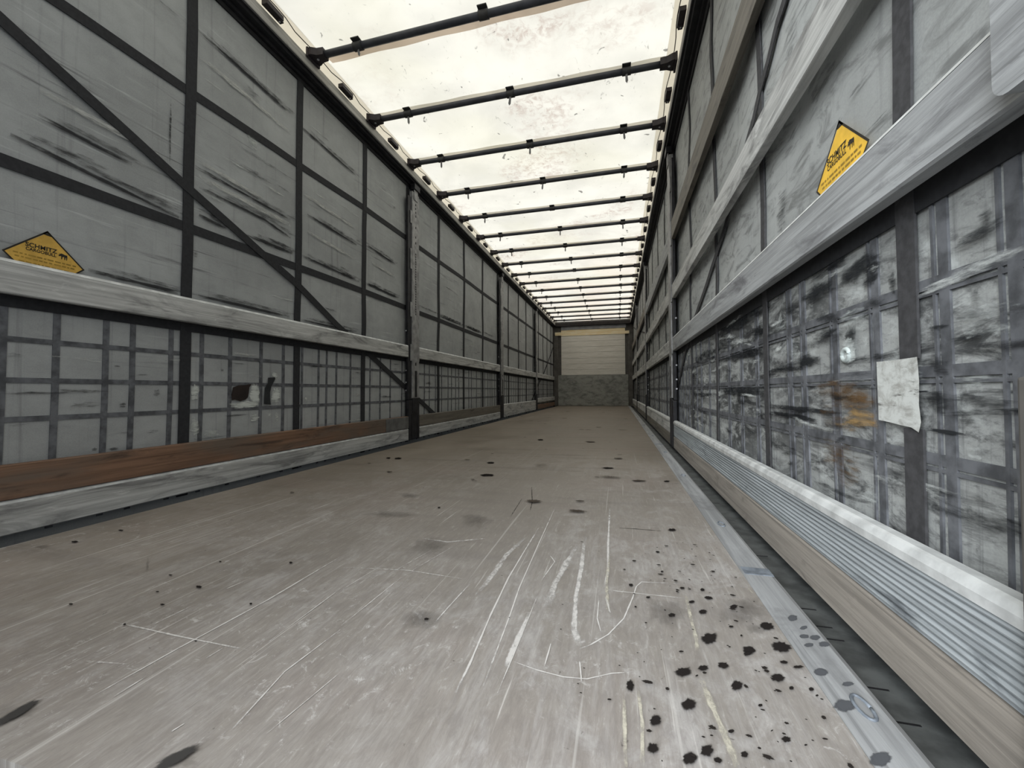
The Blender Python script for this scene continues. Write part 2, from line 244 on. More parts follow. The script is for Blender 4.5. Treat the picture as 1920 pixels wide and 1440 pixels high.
M['rubber'] = plain('black_rubber', (0.012, 0.012, 0.014), 0.6, 0, 0.3, 20, 0.25)
M['rail'] = slat_mat('grimy_roof_rail', (0.42, 0.41, 0.38), (0.16, 0.15, 0.14), 0.3, (7, 7, 7))
M['bow'] = plain('dark_grey_tube', (0.060, 0.063, 0.075), 0.45, 0.1, 0.2, 12, 0.4)
M['bracket'] = plain('dark_plastic_bracket', (0.030, 0.024, 0.027), 0.5, 0, 0.2, 30)
M['clip'] = plain('dark_clip', (0.05, 0.05, 0.05), 0.55)
M['tab'] = plain('grey_hanging_tab', (0.19, 0.19, 0.19), 0.6)
M['bolt'] = plain('pale_bolt', (0.55, 0.56, 0.58), 0.4, 0.5)
M['gap_shade'] = plain('black_gap_shade', (0.006, 0.006, 0.006), 0.9, 0, 0.2, 20, 0.05)  # black standing in for the shade in the left floor gap
M['galv'] = slat_mat('galvanised_floor_edge', (0.34, 0.35, 0.36), (0.19, 0.195, 0.20), 0.3, (2, 2, 9))
M['notch'] = plain('dull_steel_notch', (0.22, 0.25, 0.29), 0.5, 0.2, 0.3, 40)
M['gap'] = plain('dark_grey_chassis', (0.075, 0.08, 0.08), 0.7, 0, 0.35, 18)
M['yellow'] = plain('yellow_sticker', (0.82, 0.50, 0.055), 0.55, 0, 0.12, 25)
M['yellow_dull'] = plain('dusty_yellow_sticker', (0.60, 0.37, 0.075), 0.6, 0, 0.14, 25)
M['ink'] = plain('black_print', (0.022, 0.018, 0.012), 0.6)
M['ink_faded'] = plain('faded_print', (0.30, 0.19, 0.03), 0.6)
M['post_front'] = plain('grey_corner_post', (0.10, 0.095, 0.088), 0.6, 0, 0.2, 8)
M['header_grey'] = plain('grey_header', (0.30, 0.31, 0.33), 0.55, 0, 0.2, 8)
M['header_dark'] = plain('dark_header', (0.028, 0.024, 0.024), 0.6)
M['sill'] = plain('dark_green_grey_sill', (0.11, 0.13, 0.125), 0.6, 0, 0.3, 25)

# front wall sheets
t = NT('pale_ribbed_front_panel')
g = t.noise((3, 3, 30), 5, 0.6)
c = t.mix(t.ramp(g, 0.35, 0.65), (0.66, 0.64, 0.575), (0.78, 0.76, 0.70))
sp = t.noise((14, 14, 30), 5, 0.7)
low = t.ramp(t.xyz()['Z'], 1.1, 1.6, 1, 0)
c = t.mix(t.mul(t.ramp(sp, 0.64, 0.74), low), c, (0.09, 0.085, 0.08))
t.bsdf(c, 0.6, 0, 0.3)
M['front_pale'] = t.m
t = NT('scuffed_grey_kickplate')
g = t.noise((5, 5, 9), 6, 0.68, 0.5)
c = t.mix(t.ramp(g, 0.38, 0.68), (0.335, 0.34, 0.315), (0.17, 0.175, 0.165))
sp = t.noise((5, 5, 22), 6, 0.7, 0.6, (3, 1, 1))
c = t.mix(t.ramp(sp, 0.62, 0.74, 0, 0.8), c, (0.06, 0.062, 0.06))
t.bsdf(c, 0.6, 0, 0.3)
M['front_kick'] = t.m
t = NT('yellow_pine_board')
g = t.noise((3, 3, 24), 5, 0.6, 0.8)
c = t.mix(t.ramp(g, 0.35, 0.65), (0.84, 0.68, 0.38), (0.92, 0.82, 0.60))
t.bsdf(c, 0.6)
M['pine'] = t.m

# roof tarpaulin: a translucent sheet lit from above
def tarp_mat(name, tr, df, stain):
    t = NT(name)
    cl = t.noise((1.6, 1.6, 1), 5, 0.6, 0.4)
    c = t.mix(t.ramp(cl, 0.32, 0.66), tuple(x * 0.84 for x in tr), tr)
    if stain:
        # reddish blotches with a mottled grain, algae tints, specks, and shadows of litter on top painted in
        a = t.ramp(t.noise((1.1, 1.5, 1), 3, 0.5, 0.3, (3.2, 0.4, 0)), 0.52, 0.70)
        b = t.ramp(t.noise((16, 16, 1), 6, 0.72, 0.6), 0.42, 0.66)
        c = t.mix(t.mul(t.mul(a, b), 0.8), c, (tr[0] * 0.58, tr[1] * 0.47, tr[2] * 0.45))
        a2 = t.ramp(t.noise((0.8, 0.9, 1), 3, 0.5, 0, (7, 2, 0)), 0.5, 0.72)
        c = t.mix(t.mul(a2, 0.35), c, (tr[0] * 0.86, tr[1] * 0.85, tr[2] * 0.72))
        far = t.ramp(t.xyz()['Y'], 5.5, 9.0)
        a3 = t.ramp(t.noise((0.9, 0.7, 1), 3, 0.5, 0, (1, 5, 0)), 0.42, 0.62)
        c = t.mix(t.mul(t.mul(a3, far), 0.4), c, (tr[0] * 0.98, tr[1] * 0.84, tr[2] * 0.80))
        mm = t.ramp(t.noise((2.4, 2.4, 1), 3, 0.5, 0, (0, 3, 0)), 0.48, 0.62, 0.15, 1)
        s1 = t.ramp(t.noise((30, 13, 1), 5, 0.6, 1.2, (1, 1, 0)), 0.625, 0.69)
        c = t.mix(t.mul(t.mul(s1, mm), 0.72), c, tuple(x * 0.22 for x in tr))
        s2 = t.ramp(t.noise((9, 7, 1), 3, 0.5, 1.0, (5, 8, 0)), 0.70, 0.725)
        c = t.mix(t.mul(s2, 0.8), c, tuple(x * 0.16 for x in tr))
    T = t.n('ShaderNodeBsdfTranslucent')
    D = t.n('ShaderNodeBsdfDiffuse')
    t.put(T.inputs[0], c)
    D.inputs[0].default_value = (*df, 1)
    ms = t.n('ShaderNodeMixShader')
    ms.inputs[0].default_value = 0.28
    t.l(T.outputs[0], ms.inputs[1])
    t.l(D.outputs[0], ms.inputs[2])
    t.l(ms.outputs[0], t.out.inputs[0])
    return t.m
M['tarp'] = tarp_mat('white_roof_tarpaulin', (0.745, 0.720, 0.640), (0.7, 0.69, 0.64), True)
M['tarp_edge'] = tarp_mat('cream_roof_tarpaulin_hem', (0.54, 0.49, 0.385), (0.62, 0.58, 0.48), False)
M['sleeve'] = tarp_mat('cream_bow_sleeve', (0.80, 0.76, 0.68), (0.6, 0.56, 0.48), False)
M['sleeve_red'] = tarp_mat('pinkish_bow_sleeve', (0.74, 0.62, 0.52), (0.6, 0.52, 0.44), False)

# floor: worn film-faced plywood
t = NT('worn_plywood_floor')
P = t.xyz()
cl = t.noise((2.2, 1.1, 1), 6, 0.62, 0.4)
c = t.mix(t.ramp(cl, 0.3, 0.7), (0.175, 0.146, 0.112), (0.245, 0.212, 0.174))
cr = t.noise((1.2, 9, 1), 5, 0.6, 0.3, (2, 4, 0))
c = t.mix(t.ramp(cr, 0.5, 0.72, 0, 0.55), c, (0.115, 0.092, 0.074))
pk = t.noise((1.5, 2.5, 1), 4, 0.6, 0, (6, 1, 0))
c = t.mix(t.ramp(pk, 0.5, 0.7, 0, 0.35), c, (0.24, 0.185, 0.155))
# rubbed pale by loading; paler tail and darker left also paint in light and shade
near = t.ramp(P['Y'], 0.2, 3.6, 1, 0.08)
wl = t.noise((26, 1.3, 1), 6, 0.68, 0.25, (1, 3, 0))
wc = t.noise((9, 7, 1), 7, 0.72, 0.6, (4, 2, 0))
area = t.mul(t.ramp(t.noise((1.3, 0.9, 1), 3, 0.5, 0, (2, 2, 0)), 0.25, 0.6), t.ramp(P['X'], -0.9, 0.3, 0.3, 1))  # left side held darker: shade painted into the wear mask
wr = t.mul(t.ramp(wl, 0.44, 0.68), 0.55)
wr = t.mul(wr, t.mul(t.ramp(wc, 0.44, 0.66), 0.75), 'MAXIMUM')
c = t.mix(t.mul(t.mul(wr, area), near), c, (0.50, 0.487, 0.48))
c = t.mix(t.mul(t.mul(near, t.ramp(P['X'], -1.0, 0.2, 0.30, 1)), 0.40), c, (0.47, 0.46, 0.455))  # tail light and left shade painted in along with the wear
fn = t.noise((85, 17, 1), 6, 0.76, 0.5, (2, 1, 0))
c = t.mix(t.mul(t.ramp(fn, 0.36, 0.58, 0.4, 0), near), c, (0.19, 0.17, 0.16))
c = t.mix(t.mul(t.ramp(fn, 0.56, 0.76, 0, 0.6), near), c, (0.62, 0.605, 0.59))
wm = t.noise((38, 30, 1), 7, 0.8, 0.8, (6, 6, 0))
wa = t.ramp(t.noise((2.6, 2.2, 1), 3, 0.5, 0, (3, 6, 0)), 0.42, 0.62)
c = t.mix(t.mul(t.mul(t.ramp(wm, 0.55, 0.68, 0, 0.75), wa), t.ramp(P['Y'], 0.5, 1.9, 1, 0)), c, (0.66, 0.65, 0.64))
st2 = t.noise((55, 0.45, 1), 3, 0.5, 0.15, (8, 3, 0))
c = t.mix(t.mul(t.ramp(st2, 0.675, 0.71, 0, 0.45), t.ramp(P['Y'], 0.6, 4.5, 1, 0)), c, (0.60, 0.585, 0.56))
st = t.noise((90, 2.2, 1), 4, 0.6, 0.1, (3, 3, 0))
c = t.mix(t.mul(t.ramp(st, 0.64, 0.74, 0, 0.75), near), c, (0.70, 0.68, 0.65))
sp = t.noise((55, 40, 1), 4, 0.6, 0.5, (7, 3, 0))
c = t.mix(t.ramp(sp, 0.68, 0.76, 0, 0.7), c, (0.07, 0.06, 0.055))
t.bsdf(c, t.ramp(cl, 0.3, 0.7, 0.5, 0.68), 0, 0.3, wc, 0.12, 0.004)
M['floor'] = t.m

# marks laid on a surface: colour and edge softness come from the mesh
def mark_mat(name, grain, scale=(60, 60, 60), lo=0.05, hi=0.75):
    t = NT(name)
    at = t.n('ShaderNodeAttribute', attribute_name='mark')
    nz = t.noise(scale, 6, 0.7)
    v = t.mul(t.mul(t.mul(nz, 0.5, 'SUBTRACT'), grain), at.outputs['Alpha'], 'ADD')
    v = t.mul(v, t.ramp(at.outputs['Alpha'], 0.0, 0.06))
    b = t.n('ShaderNodeBsdfDiffuse')
    t.l(at.outputs['Color'], b.inputs[0])
    tr = t.n('ShaderNodeBsdfTransparent')
    ms = t.n('ShaderNodeMixShader')
    t.l(t.ramp(v, lo, hi), ms.inputs[0])
    t.l(tr.outputs[0], ms.inputs[1])
    t.l(b.outputs[0], ms.inputs[2])
    t.l(ms.outputs[0], t.out.inputs[0])
    return t.m
M['mark_floor'] = mark_mat('floor_marks', 1.0, (140, 110, 1))
M['mark_soft'] = mark_mat('soft_stains', 0.35, (20, 20, 1), 0.0, 0.8)
M['mark_scratch'] = mark_mat('scratches', 2.4, (70, 40, 1), 0.1, 1.2)
M['mark_wall'] = mark_mat('tarpaulin_marks', 2.2, (20, 16, 95), 0.05, 1.1)

# ------------------------------------------------------------------ helpers
def mesh(verts, faces, name='m'):
    me = bpy.data.meshes.new(name)
    me.from_pydata(verts, [], faces)
    me.update()
    return me


def link(name, me, mat=None, parent=None, loc=(0, 0, 0)):
    o = bpy.data.objects.new(name, me)
    COL.objects.link(o)
    o.location = loc
    if mat is not None and me is not None and not me.materials:
        me.materials.append(M[mat] if isinstance(mat, str) else mat)
    if parent is not None:
        o.parent = parent
    return o


def tag(o, label, cat, group=None):
    o['label'] = label
    o['category'] = cat
    if group:
        o['group'] = group
    return o


def structure(o, label=None):
    o['kind'] = 'structure'
    if label:
        o['label'] = label
    return o


def empty(name, loc):
    o = bpy.data.objects.new(name, None)
    COL.objects.link(o)
    o.location = loc
    o.empty_display_size = 0.05
    return o


class B:
    """collects shapes into one mesh"""
    def __init__(s):
        s.bm = bmesh.new()
    def box(s, x0, x1, y0, y1, z0, z1, bev=0.0, seg=2):
        vs = [s.bm.verts.new((x, y, z)) for x in (x0, x1) for y in (y0, y1) for z in (z0, z1)]
        f = [(0, 1, 3, 2), (4, 6, 7, 5), (0, 4, 5, 1), (2, 3, 7, 6), (0, 2, 6, 4), (1, 5, 7, 3)]
        fs = [s.bm.faces.new([vs[i] for i in q]) for q in f]
        if bev > 0:
            es = list({e for q in fs for e in q.edges})
            bmesh.ops.bevel(s.bm, geom=es, offset=bev, segments=seg, profile=0.6, affect='EDGES')
        return s
    def prism(s, prof, y0, y1, axis='Y'):
        """closed profile [(a, b)] pushed along an axis"""
        def P(a, b, c):
            return {'Y': (a, c, b), 'X': (c, a, b), 'Z': (a, b, c)}[axis]
        A = [s.bm.verts.new(P(a, b, y0)) for a, b in prof]
        C = [s.bm.verts.new(P(a, b, y1)) for a, b in prof]
        n = len(prof)
        for i in range(n):
            s.bm.faces.new((A[i], A[(i + 1) % n], C[(i + 1) % n], C[i]))
        s.bm.faces.new(A[::-1])
        s.bm.faces.new(C)
        return s
    def tube(s, pts, r, n=10, rz=None):
        rz = rz or r
        rings = []
        for i, p in enumerate(pts):
            p = Vector(p)
            d = (Vector(pts[min(i + 1, len(pts) - 1)]) - Vector(pts[max(i - 1, 0)])).normalized()
            u = d.cross(Vector((0, 0, 1)))
            u = u.normalized() if u.length > 1e-4 else Vector((1, 0, 0))
            v = u.cross(d).normalized()
            rings.append([s.bm.verts.new(p + u * (r * math.cos(2 * math.pi * k / n)) + v * (rz * math.sin(2 * math.pi * k / n))) for k in range(n)])
        for a, b in zip(rings, rings[1:]):
            for k in range(n):
                s.bm.faces.new((a[k], a[(k + 1) % n], b[(k + 1) % n], b[k])).smooth = True
        s.bm.faces.new(rings[0][::-1])
        s.bm.faces.new(rings[-1])
        return s
    def cyl(s, c, r, h, axis, n=16):
        c = Vector(c)
        a = {'X': Vector((h, 0, 0)), 'Y': Vector((0, h, 0)), 'Z': Vector((0, 0, h))}[axis]
        return s.tube([c, c + a], r, n)
    def me(s, name='m'):
        bmesh.ops.recalc_face_normals(s.bm, faces=s.bm.faces[:])
        me = bpy.data.meshes.new(name)
        s.bm.to_mesh(me)
        s.bm.free()
        return me
    def obj(s, name, mat, parent=None, loc=(0, 0, 0)):
        return link(name, s.me(name), mat, parent, loc)


# the side curtains hang between the roof rail and the chassis and ripple a little
def cx(side, y, z):
    k = 1.0 if side > 0 else 0.45
    upper = min(1.0, max(0.0, (z - 0.75) / 0.3))
    n = mnoise.noise(Vector((y * 1.1 + 11 * side, z * 1.7, 3.1)))
    n2 = mnoise.noise(Vector((y * 3.0 + z * 2.6, z * 2.2 - y * 1.2, 9.3 + side)))
    a = 0.004 + 0.006 * upper * k
    hold = min(1.0, max(0.0, (2.6 - z) / 0.25)) * min(1.0, max(0.0, (z + 0.05) / 0.2))
    return side * max(1.2855, 1.2955 + hold * (a * n + 0.75 * a * n2 * (0.4 + 0.6 * upper)))


YR, YF = 0.36, 13.50          # tail edge and front wall


def curtain(side, name, mat):
    vs, fs = [], []
    ny, nz = 264, 48
    for i in range(ny + 1):
        y = YR + 0.03 + (YF - YR - 0.03) * i / ny
        for j in range(nz + 1):
            z = -0.10 + 2.73 * j / nz
            vs.append((cx(side, y, z), y, z))
    for i in range(ny):
        for j in range(nz):
            a = i * (nz + 1) + j
            q = (a, a + 1, a + nz + 2, a + nz + 1)
            fs.append(q if side > 0 else q[::-1])
    me = mesh(vs, fs, name)
    for p in me.polygons:
        p.use_smooth = True
    o = link(name, me, mat)
    sm = o.modifiers.new('thickness', 'SOLIDIFY')
    sm.thickness = 0.003
    sm.offset = -1
    return structure(o)


def ribbon(bm, side, pts, w, off=0.002, th=0.0025, step=0.06):
    """a strap sewn along a polyline (y, z) on a curtain"""
    dense = []
    for (y0, z0), (y1, z1) in zip(pts, pts[1:]):
        n = max(1, int(math.hypot(y1 - y0, z1 - z0) / step))
        for k in range(n):
            dense.append((y0 + (y1 - y0) * k / n, z0 + (z1 - z0) * k / n))
    dense.append(pts[-1])
    secs = []
    for i, (y, z) in enumerate(dense):
        a, b = dense[max(0, i - 1)], dense[min(len(dense) - 1, i + 1)]
        d = Vector((b[0] - a[0], b[1] - a[1])).normalized()
        nx, nz = -d.y * w / 2, d.x * w / 2
        s = []
        for sg in (-1, 1):
            yy, zz = y + sg * nx, z + sg * nz
            x = cx(side, yy, zz)
            s.append(bm.verts.new((x - side * (off + th), yy, zz)))
            s.append(bm.verts.new((x - side * (off - 0.0015), yy, zz)))
        secs.append(s)
    for a, b in zip(secs, secs[1:]):
        bm.faces.new((a[0], a[2], b[2], b[0]))
        bm.faces.new((a[0], b[0], b[1], a[1]))
        bm.faces.new((a[2], a[3], b[3], b[2]))


class Marks:
    """stains and scratches as thin irregular films; alpha fades to the rim"""
    def __init__(s, place):
        s.v, s.f, s.c, s.place, s.k = [], [], [], place, 0
    def _add(s, p, col, a):
        s.v.append(s.place(p[0], p[1], 0.0006 + s.k * 0.000012))
        s.c.append((*col, a))
        return len(s.v) - 1
    def blob(s, b, col, hard=2.2, jag=0.28, gain=1.0):
        s.k += 1
        c, u, v = (b[0], b[1]), (b[2], b[3]), (b[4], b[5])
        st = (b[6] if len(b) > 6 else 1.0) * gain
        n = 22
        ph = [random.uniform(0, 6.28) for _ in range(3)]
        def rad(t):
            return 1 + jag * (0.5 * math.sin(2 * t + ph[0]) + 0.4 * math.sin(5 * t + ph[1]) + 0.35 * math.sin(9 * t + ph[2])) * 0.6 + random.uniform(-jag, jag) * 0.35
        rr = [rad(2 * math.pi * i / n) for i in range(n)]
        ctr = s._add(c, col, hard * st)
        rings = []
        for fr, al in ((0.45, hard * 0.8), (0.8, min(hard, 1.0) * 0.62), (1.12, 0.0)):
            ring = []
            for i in range(n):
                t = 2 * math.pi * i / n
                q = fr * (1 + (rr[i] - 1) * fr)
                ring.append(s._add((c[0] + q * (math.cos(t) * u[0] + math.sin(t) * v[0]), c[1] + q * (math.cos(t) * u[1] + math.sin(t) * v[1])), col, al * st))
            rings.append(ring)
        for i in range(n):
            j = (i + 1) % n
            s.f.append((ctr, rings[0][i], rings[0][j]))
            for a, bq in zip(rings, rings[1:]):
                s.f.append((a[i], bq[i], bq[j], a[j]))
    def ribbon(s, pts, w, col, strength):
        s.k += 1
        dense = []
        for p, q in zip(pts, pts[1:]):
            for k in range(6):
                dense.append((p[0] + (q[0] - p[0]) * k / 6, p[1] + (q[1] - p[1]) * k / 6))
        dense.append(tuple(pts[-1]))
        secs = []
        N = len(dense) - 1
        for i, p in enumerate(dense):
            a, b = dense[max(0, i - 1)], dense[min(N, i + 1)]
            d = Vector((b[0] - a[0], b[1] - a[1])).normalized()
            ww = w * 0.5 * random.uniform(0.7, 1.25)
            fade = min(1.0, 0.35 + 3.0 * min(i, N - i) / N)
            secs.append([s._add((p[0] - d.y * ww * k, p[1] + d.x * ww * k), col, 0.0 if abs(k) == 1 else strength * fade) for k in (-1, -0.5, 0.5, 1)])
        for a, b in zip(secs, secs[1:]):
            for k in range(3):
                s.f.append((a[k], a[k + 1], b[k + 1], b[k]))
    def obj(s, name, mat, parent):
        me = mesh(s.v, s.f, name)
        at = me.color_attributes.new('mark', 'FLOAT_COLOR', 'POINT')
        for i, c in enumerate(s.c):
            at.data[i].color = c
        return link(name, me, mat, parent)


# ------------------------------------------------------------------ the setting
# floor, with galvanised edge profiles and the chassis rail showing in the gap beside them
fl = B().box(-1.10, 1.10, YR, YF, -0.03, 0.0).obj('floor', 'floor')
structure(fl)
for s, nm in ((-1, 'trim_1'), (1, 'trim_2')):
    b = B()
    if s > 0:
        b.prism([(1.1005, -0.03), (1.1005, 0.001), (1.168, 0.001), (1.178, -0.004), (1.18, -0.014), (1.18, -0.03)], YR, YF)
    else:
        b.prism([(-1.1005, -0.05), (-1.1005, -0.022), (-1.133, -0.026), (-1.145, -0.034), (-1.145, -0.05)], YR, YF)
    e = structure(b.obj(nm, 'galv' if s > 0 else 'gap_shade'))  # left profile is blackened to paint in the gap's shade
    if s < 0:
        continue
    for y in (1.222, 3.9, 7.1, 10.3):
        B().box(min(s * 1.106, s * (1.174 if s > 0 else 1.138)), max(s * 1.106, s * (1.174 if s > 0 else 1.138)), y - 0.022, y + 0.022, 0.0005, 0.0025).obj('steel_notch', 'notch', e)
    for y in (0.742, 1.62, 2.5, 3.4, 4.6, 6.0):
        # lashing slot: a raised oval ring
        ring = B()
        ring.tube([(s * (1.143 if s > 0 else 1.122) + 0.010 * math.cos(k * math.pi / 8), y + 0.026 * math.sin(k * math.pi / 8), 0.0015) for k in range(17)], 0.0028, 6)
        ring.obj('lashing_slot', 'notch', e)
for s, nm in ((-1, 'trim_3'), (1, 'trim_4')):
    e = structure(B().box(min(s * (1.1805 if s > 0 else 1.146), s * 1.31), max(s * (1.1805 if s > 0 else 1.146), s * 1.31), YR, YF, -0.10, -0.036 if s > 0 else -0.06).obj(nm, 'gap' if s > 0 else 'gap_shade'))  # left chassis rail gets the same painted gap shade
    b = B()
    for y in () if s < 0 else (0.775, 0.852, 0.996, 1.044, 1.119, 1.44, 2.06):
        b.box(min(s * 1.181, s * 1.235), max(s * 1.181, s * 1.235), y, y + 0.0035, -0.0365, -0.0352)
    if s > 0:
        b.obj('joint_groove', 'rubber', e)
sl = structure(B().box(-1.31, 1.31, 0.20, YR - 0.002, -0.20, -0.03, 0.004).obj('trim_5', 'sill'))
b = B()
for k in range(40):
    x = -1.2 + k * 0.06
    b.box(x, x + 0.006, 0.21, YR - 0.006, -0.0305, -0.027)
b.obj('anti_slip_groove', 'galv', sl)

sm_ = Marks(lambda x, y, h: (x, y, h))
fm = Marks(lambda x, y, h: (x, y, h + 0.002))
so_ = Marks(lambda x, y, h: (x, y, h + 0.0012))
for q in SOFT:
    if q[0] < -1.0:
        continue
    so_.blob(q, (0.085, 0.078, 0.07), 0.27, 0.5, 1.0)
for wd, pts, st in SCR:
    sm_.ribbon(pts, max(0.0025, wd * 0.75), (0.66, 0.645, 0.625) if st > 0 else (0.06, 0.055, 0.05), abs(st) * 1.6)
for wd, pts, st in YEL:
    sm_.ribbon(pts, wd, (0.60, 0.57, 0.48), st * 1.2)
for q in OIL:
    if q[0] < -1.08:
        continue
    q = q[:2] + [v * 0.86 for v in q[2:6]]
    fm.blob(q, (0.024, 0.021, 0.020), 1.5, 0.34)
for q in [[-0.1, 0.413, -0.004, 0.029, -0.011, -0.002], [0.214, 0.415, 0.012, 0.022, -0.01, 0.005]]:
    fm.blob(q, (0.06, 0.058, 0.056), 1.0, 0.25)
rnd = random.Random(5)
for k in range(170):
    x, y = 1.09 - abs(rnd.gauss(0, 0.17)), 0.45 + rnd.random() ** 1.4 * 0.95
    r = 0.0012 + 0.0035 * rnd.random() ** 3
    fm.blob([x, y, r * rnd.uniform(0.8, 2), 0, 0, r], (0.03, 0.026, 0.024), 1.8, 0.4)
for k in range(60):
    x, y = rnd.uniform(-1.0, 1.0), rnd.uniform(1.6, 11)
    r = 0.006 + 0.03 * rnd.random() ** 3
    fm.blob([x, y, r * 1.8, 0, 0, r], (0.075, 0.062, 0.052), rnd.choice((0.5, 0.8, 1.4)), 0.4)
sm_.obj('scratch_pattern', 'mark_scratch', fl)
so_.obj('stains', 'mark_soft', fl)
fm.obj('stains', 'mark_floor', fl)
em = Marks(lambda x, y, h: (x, y, 0.001 + h))
for q in STRIP:
    em.blob(q, (0.10, 0.105, 0.115), 1.0, 0.2)
em.obj('stains', 'mark_floor', bpy.data.objects['trim_2'])

# curtains
WL = curtain(-1, 'wall_left', 'curtain_left')
WR = curtain(1, 'wall_right', 'curtain_right')
VL = [0.80, 1.54, 2.265, 2.997, 3.728, 4.48, 5.31, 6.13, 6.95, 7.71, 8.55, 9.30, 10.10, 10.85, 11.55, 12.25, 12.95]
VR = [0.877, 1.60, 2.33, 3.06, 3.80, 4.60, 5.40, 6.20, 7.00, 7.80, 8.60, 9.40, 10.2, 11.0, 11.8, 12.6]


def strap_obj(name, side, pts, w, mat, parent, off=0.002, step=0.06):
    bm = bmesh.new()
    ribbon(bm, side, pts, w, off, 0.0025, step)
    b = B()
    b.bm.free()
    b.bm = bm
    return b.obj(name, mat, parent)


for y in VL:
    strap_obj('vertical_strap', -1, [(y - 0.012, -0.02), (y + 0.004, 1.2), (y + 0.018, 2.60)], 0.052, 'strap', WL, 0.006)
for y in VR:
    if y == 0.877:       # cut away where the curtain was patched
        strap_obj('vertical_strap', 1, [(y + 0.002, 0.54), (y, 1.2), (y + 0.006, 2.60)], 0.047, 'strap_grey', WR, 0.006)
        strap_obj('vertical_strap', 1, [(y - 0.010, -0.02), (y - 0.004, 0.417)], 0.047, 'strap_grey', WR, 0.006)
    else:
        strap_obj('vertical_strap', 1, [(y - 0.012, -0.02), (y + 0.004, 1.2), (y + 0.014, 2.60)], 0.042 if y < 3 else 0.034, 'strap_grey', WR, 0.006)
for z0, z1 in ((1.988, 2.066), (1.30, 1.352)):
    strap_obj('horizontal_strap', -1, [(0.42, z0 - 0.004), (1.54, z0 + 0.014), (3.0, z1 - 0.012), (7.0, z1), (13.45, z1 + 0.01)], 0.047, 'strap', WL, 0.004)
for s_, w_ in ((-1, WL), (1, WR)):
    strap_obj('horizontal_strap', s_, [(0.42, 0.815), (13.45, 0.815)], 0.046, 'strap', w_, 0.0045)
strap_obj('diagonal_strap', -1, [(0.42, 2.01), (0.9, 1.795), (1.545, 1.511), (2.228, 1.223), (2.669, 0.995), (3.085, 0.808), (3.653, 0.547), (4.324, 0.241), (4.8, 0.03)], 0.047, 'strap', WL, 0.009)
strap_obj('diagonal_strap', -1, [(13.42, 1.93), (12.5, 1.44), (11.69, 1.03), (10.78, 0.66), (9.6, 0.10)], 0.047, 'strap', WL, 0.009)
strap_obj('diagonal_strap', 1, [(0.45, 2.10), (1.365, 1.654), (1.43, 1.638), (1.508, 1.590), (1.598, 1.550), (1.677, 1.49), (1.763, 1.455), (2.139, 1.268), (2.278, 1.219), (2.438, 1.15), (2.529, 1.10), (2.631, 1.054), (2.765, 1.003), (3.269, 0.797), (3.647, 0.575), (4.3, 0.25)], 0.036, 'strap_grey', WR, 0.009)
strap_obj('diagonal_strap', 1, [(13.42, 2.5), (10.6, 1.98), (7.2, 1.45), (6.5, 1.2)], 0.03, 'strap_grey', WR, 0.009)


def grid(side, parent, ys):
    bm = bmesh.new()
    for z in ((0.680, 0.534, 0.394) if side < 0 else (0.663, 0.516, 0.370)):
        ribbon(bm, side, [(0.42, z), (13.45, z)], 0.019, 0.001)
        if side > 0:
            ribbon(bm, side, [(0.42, z - 0.017), (13.45, z - 0.017)], 0.006, 0.0012)
    for y in ys:
        ribbon(bm, side, [(y - 0.012, -0.02), (y, 0.5), (y + 0.004, 0.9)], 0.021 if y < 2.2 else 0.017, 0.0016, 0.0022)
        if side > 0 and y < 4:
            ribbon(bm, side, [(y + 0.016, -0.02), (y + 0.026, 0.9)], 0.006, 0.0016, 0.0022)
    b = B()
    b.bm.free()
    b.bm = bm
    b.obj('strap_lattice', 'grid', parent)


gl = [0.92, 1.06, 1.215, 1.312, 1.471, 1.621, 1.781, 1.983, 2.152, 2.312, 2.47, 2.553, 2.66, 2.83]
y = 3.1
rnd = random.Random(11)
while y < 13.3:
    if min(abs(y - q) for q in VL) > 0.05:
        gl.append(y)
    y += rnd.uniform(0.10, 0.22)
grid(-1, WL, gl)
gr = [0.681, 0.80, 0.975, 1.134, 1.303, 1.397, 1.70, 1.90, 2.10, 2.52, 2.75, 2.9]
y = 3.2
while y < 13.3:
    if min(abs(y - q) for q in VR) > 0.05:
        gr.append(y)
    y += rnd.uniform(0.11, 0.24)
grid(1, WR, gr)

# patches, tears and dirt on the curtains
def patch(name, side, poly, mat, parent, off):
    bm = bmesh.new()
    vs = [bm.verts.new((cx(side, y, z) - side * off, y, z)) for y, z in poly]
    bm.faces.new(vs)
    b = B()
    b.bm.free()
    b.bm = bm
    return b.obj(name, mat, parent)


def marks_on(side, h0):
    return Marks(lambda y, z, h: (cx(side, y, z) - side * (h0 + h), y, z))


mL = marks_on(-1, 0.0045)
def along(q):
    return [q[0], q[1], max(abs(q[2]), 0.004), 0.0, 0.0, min(abs(q[5]), 0.2)] + q[6:]


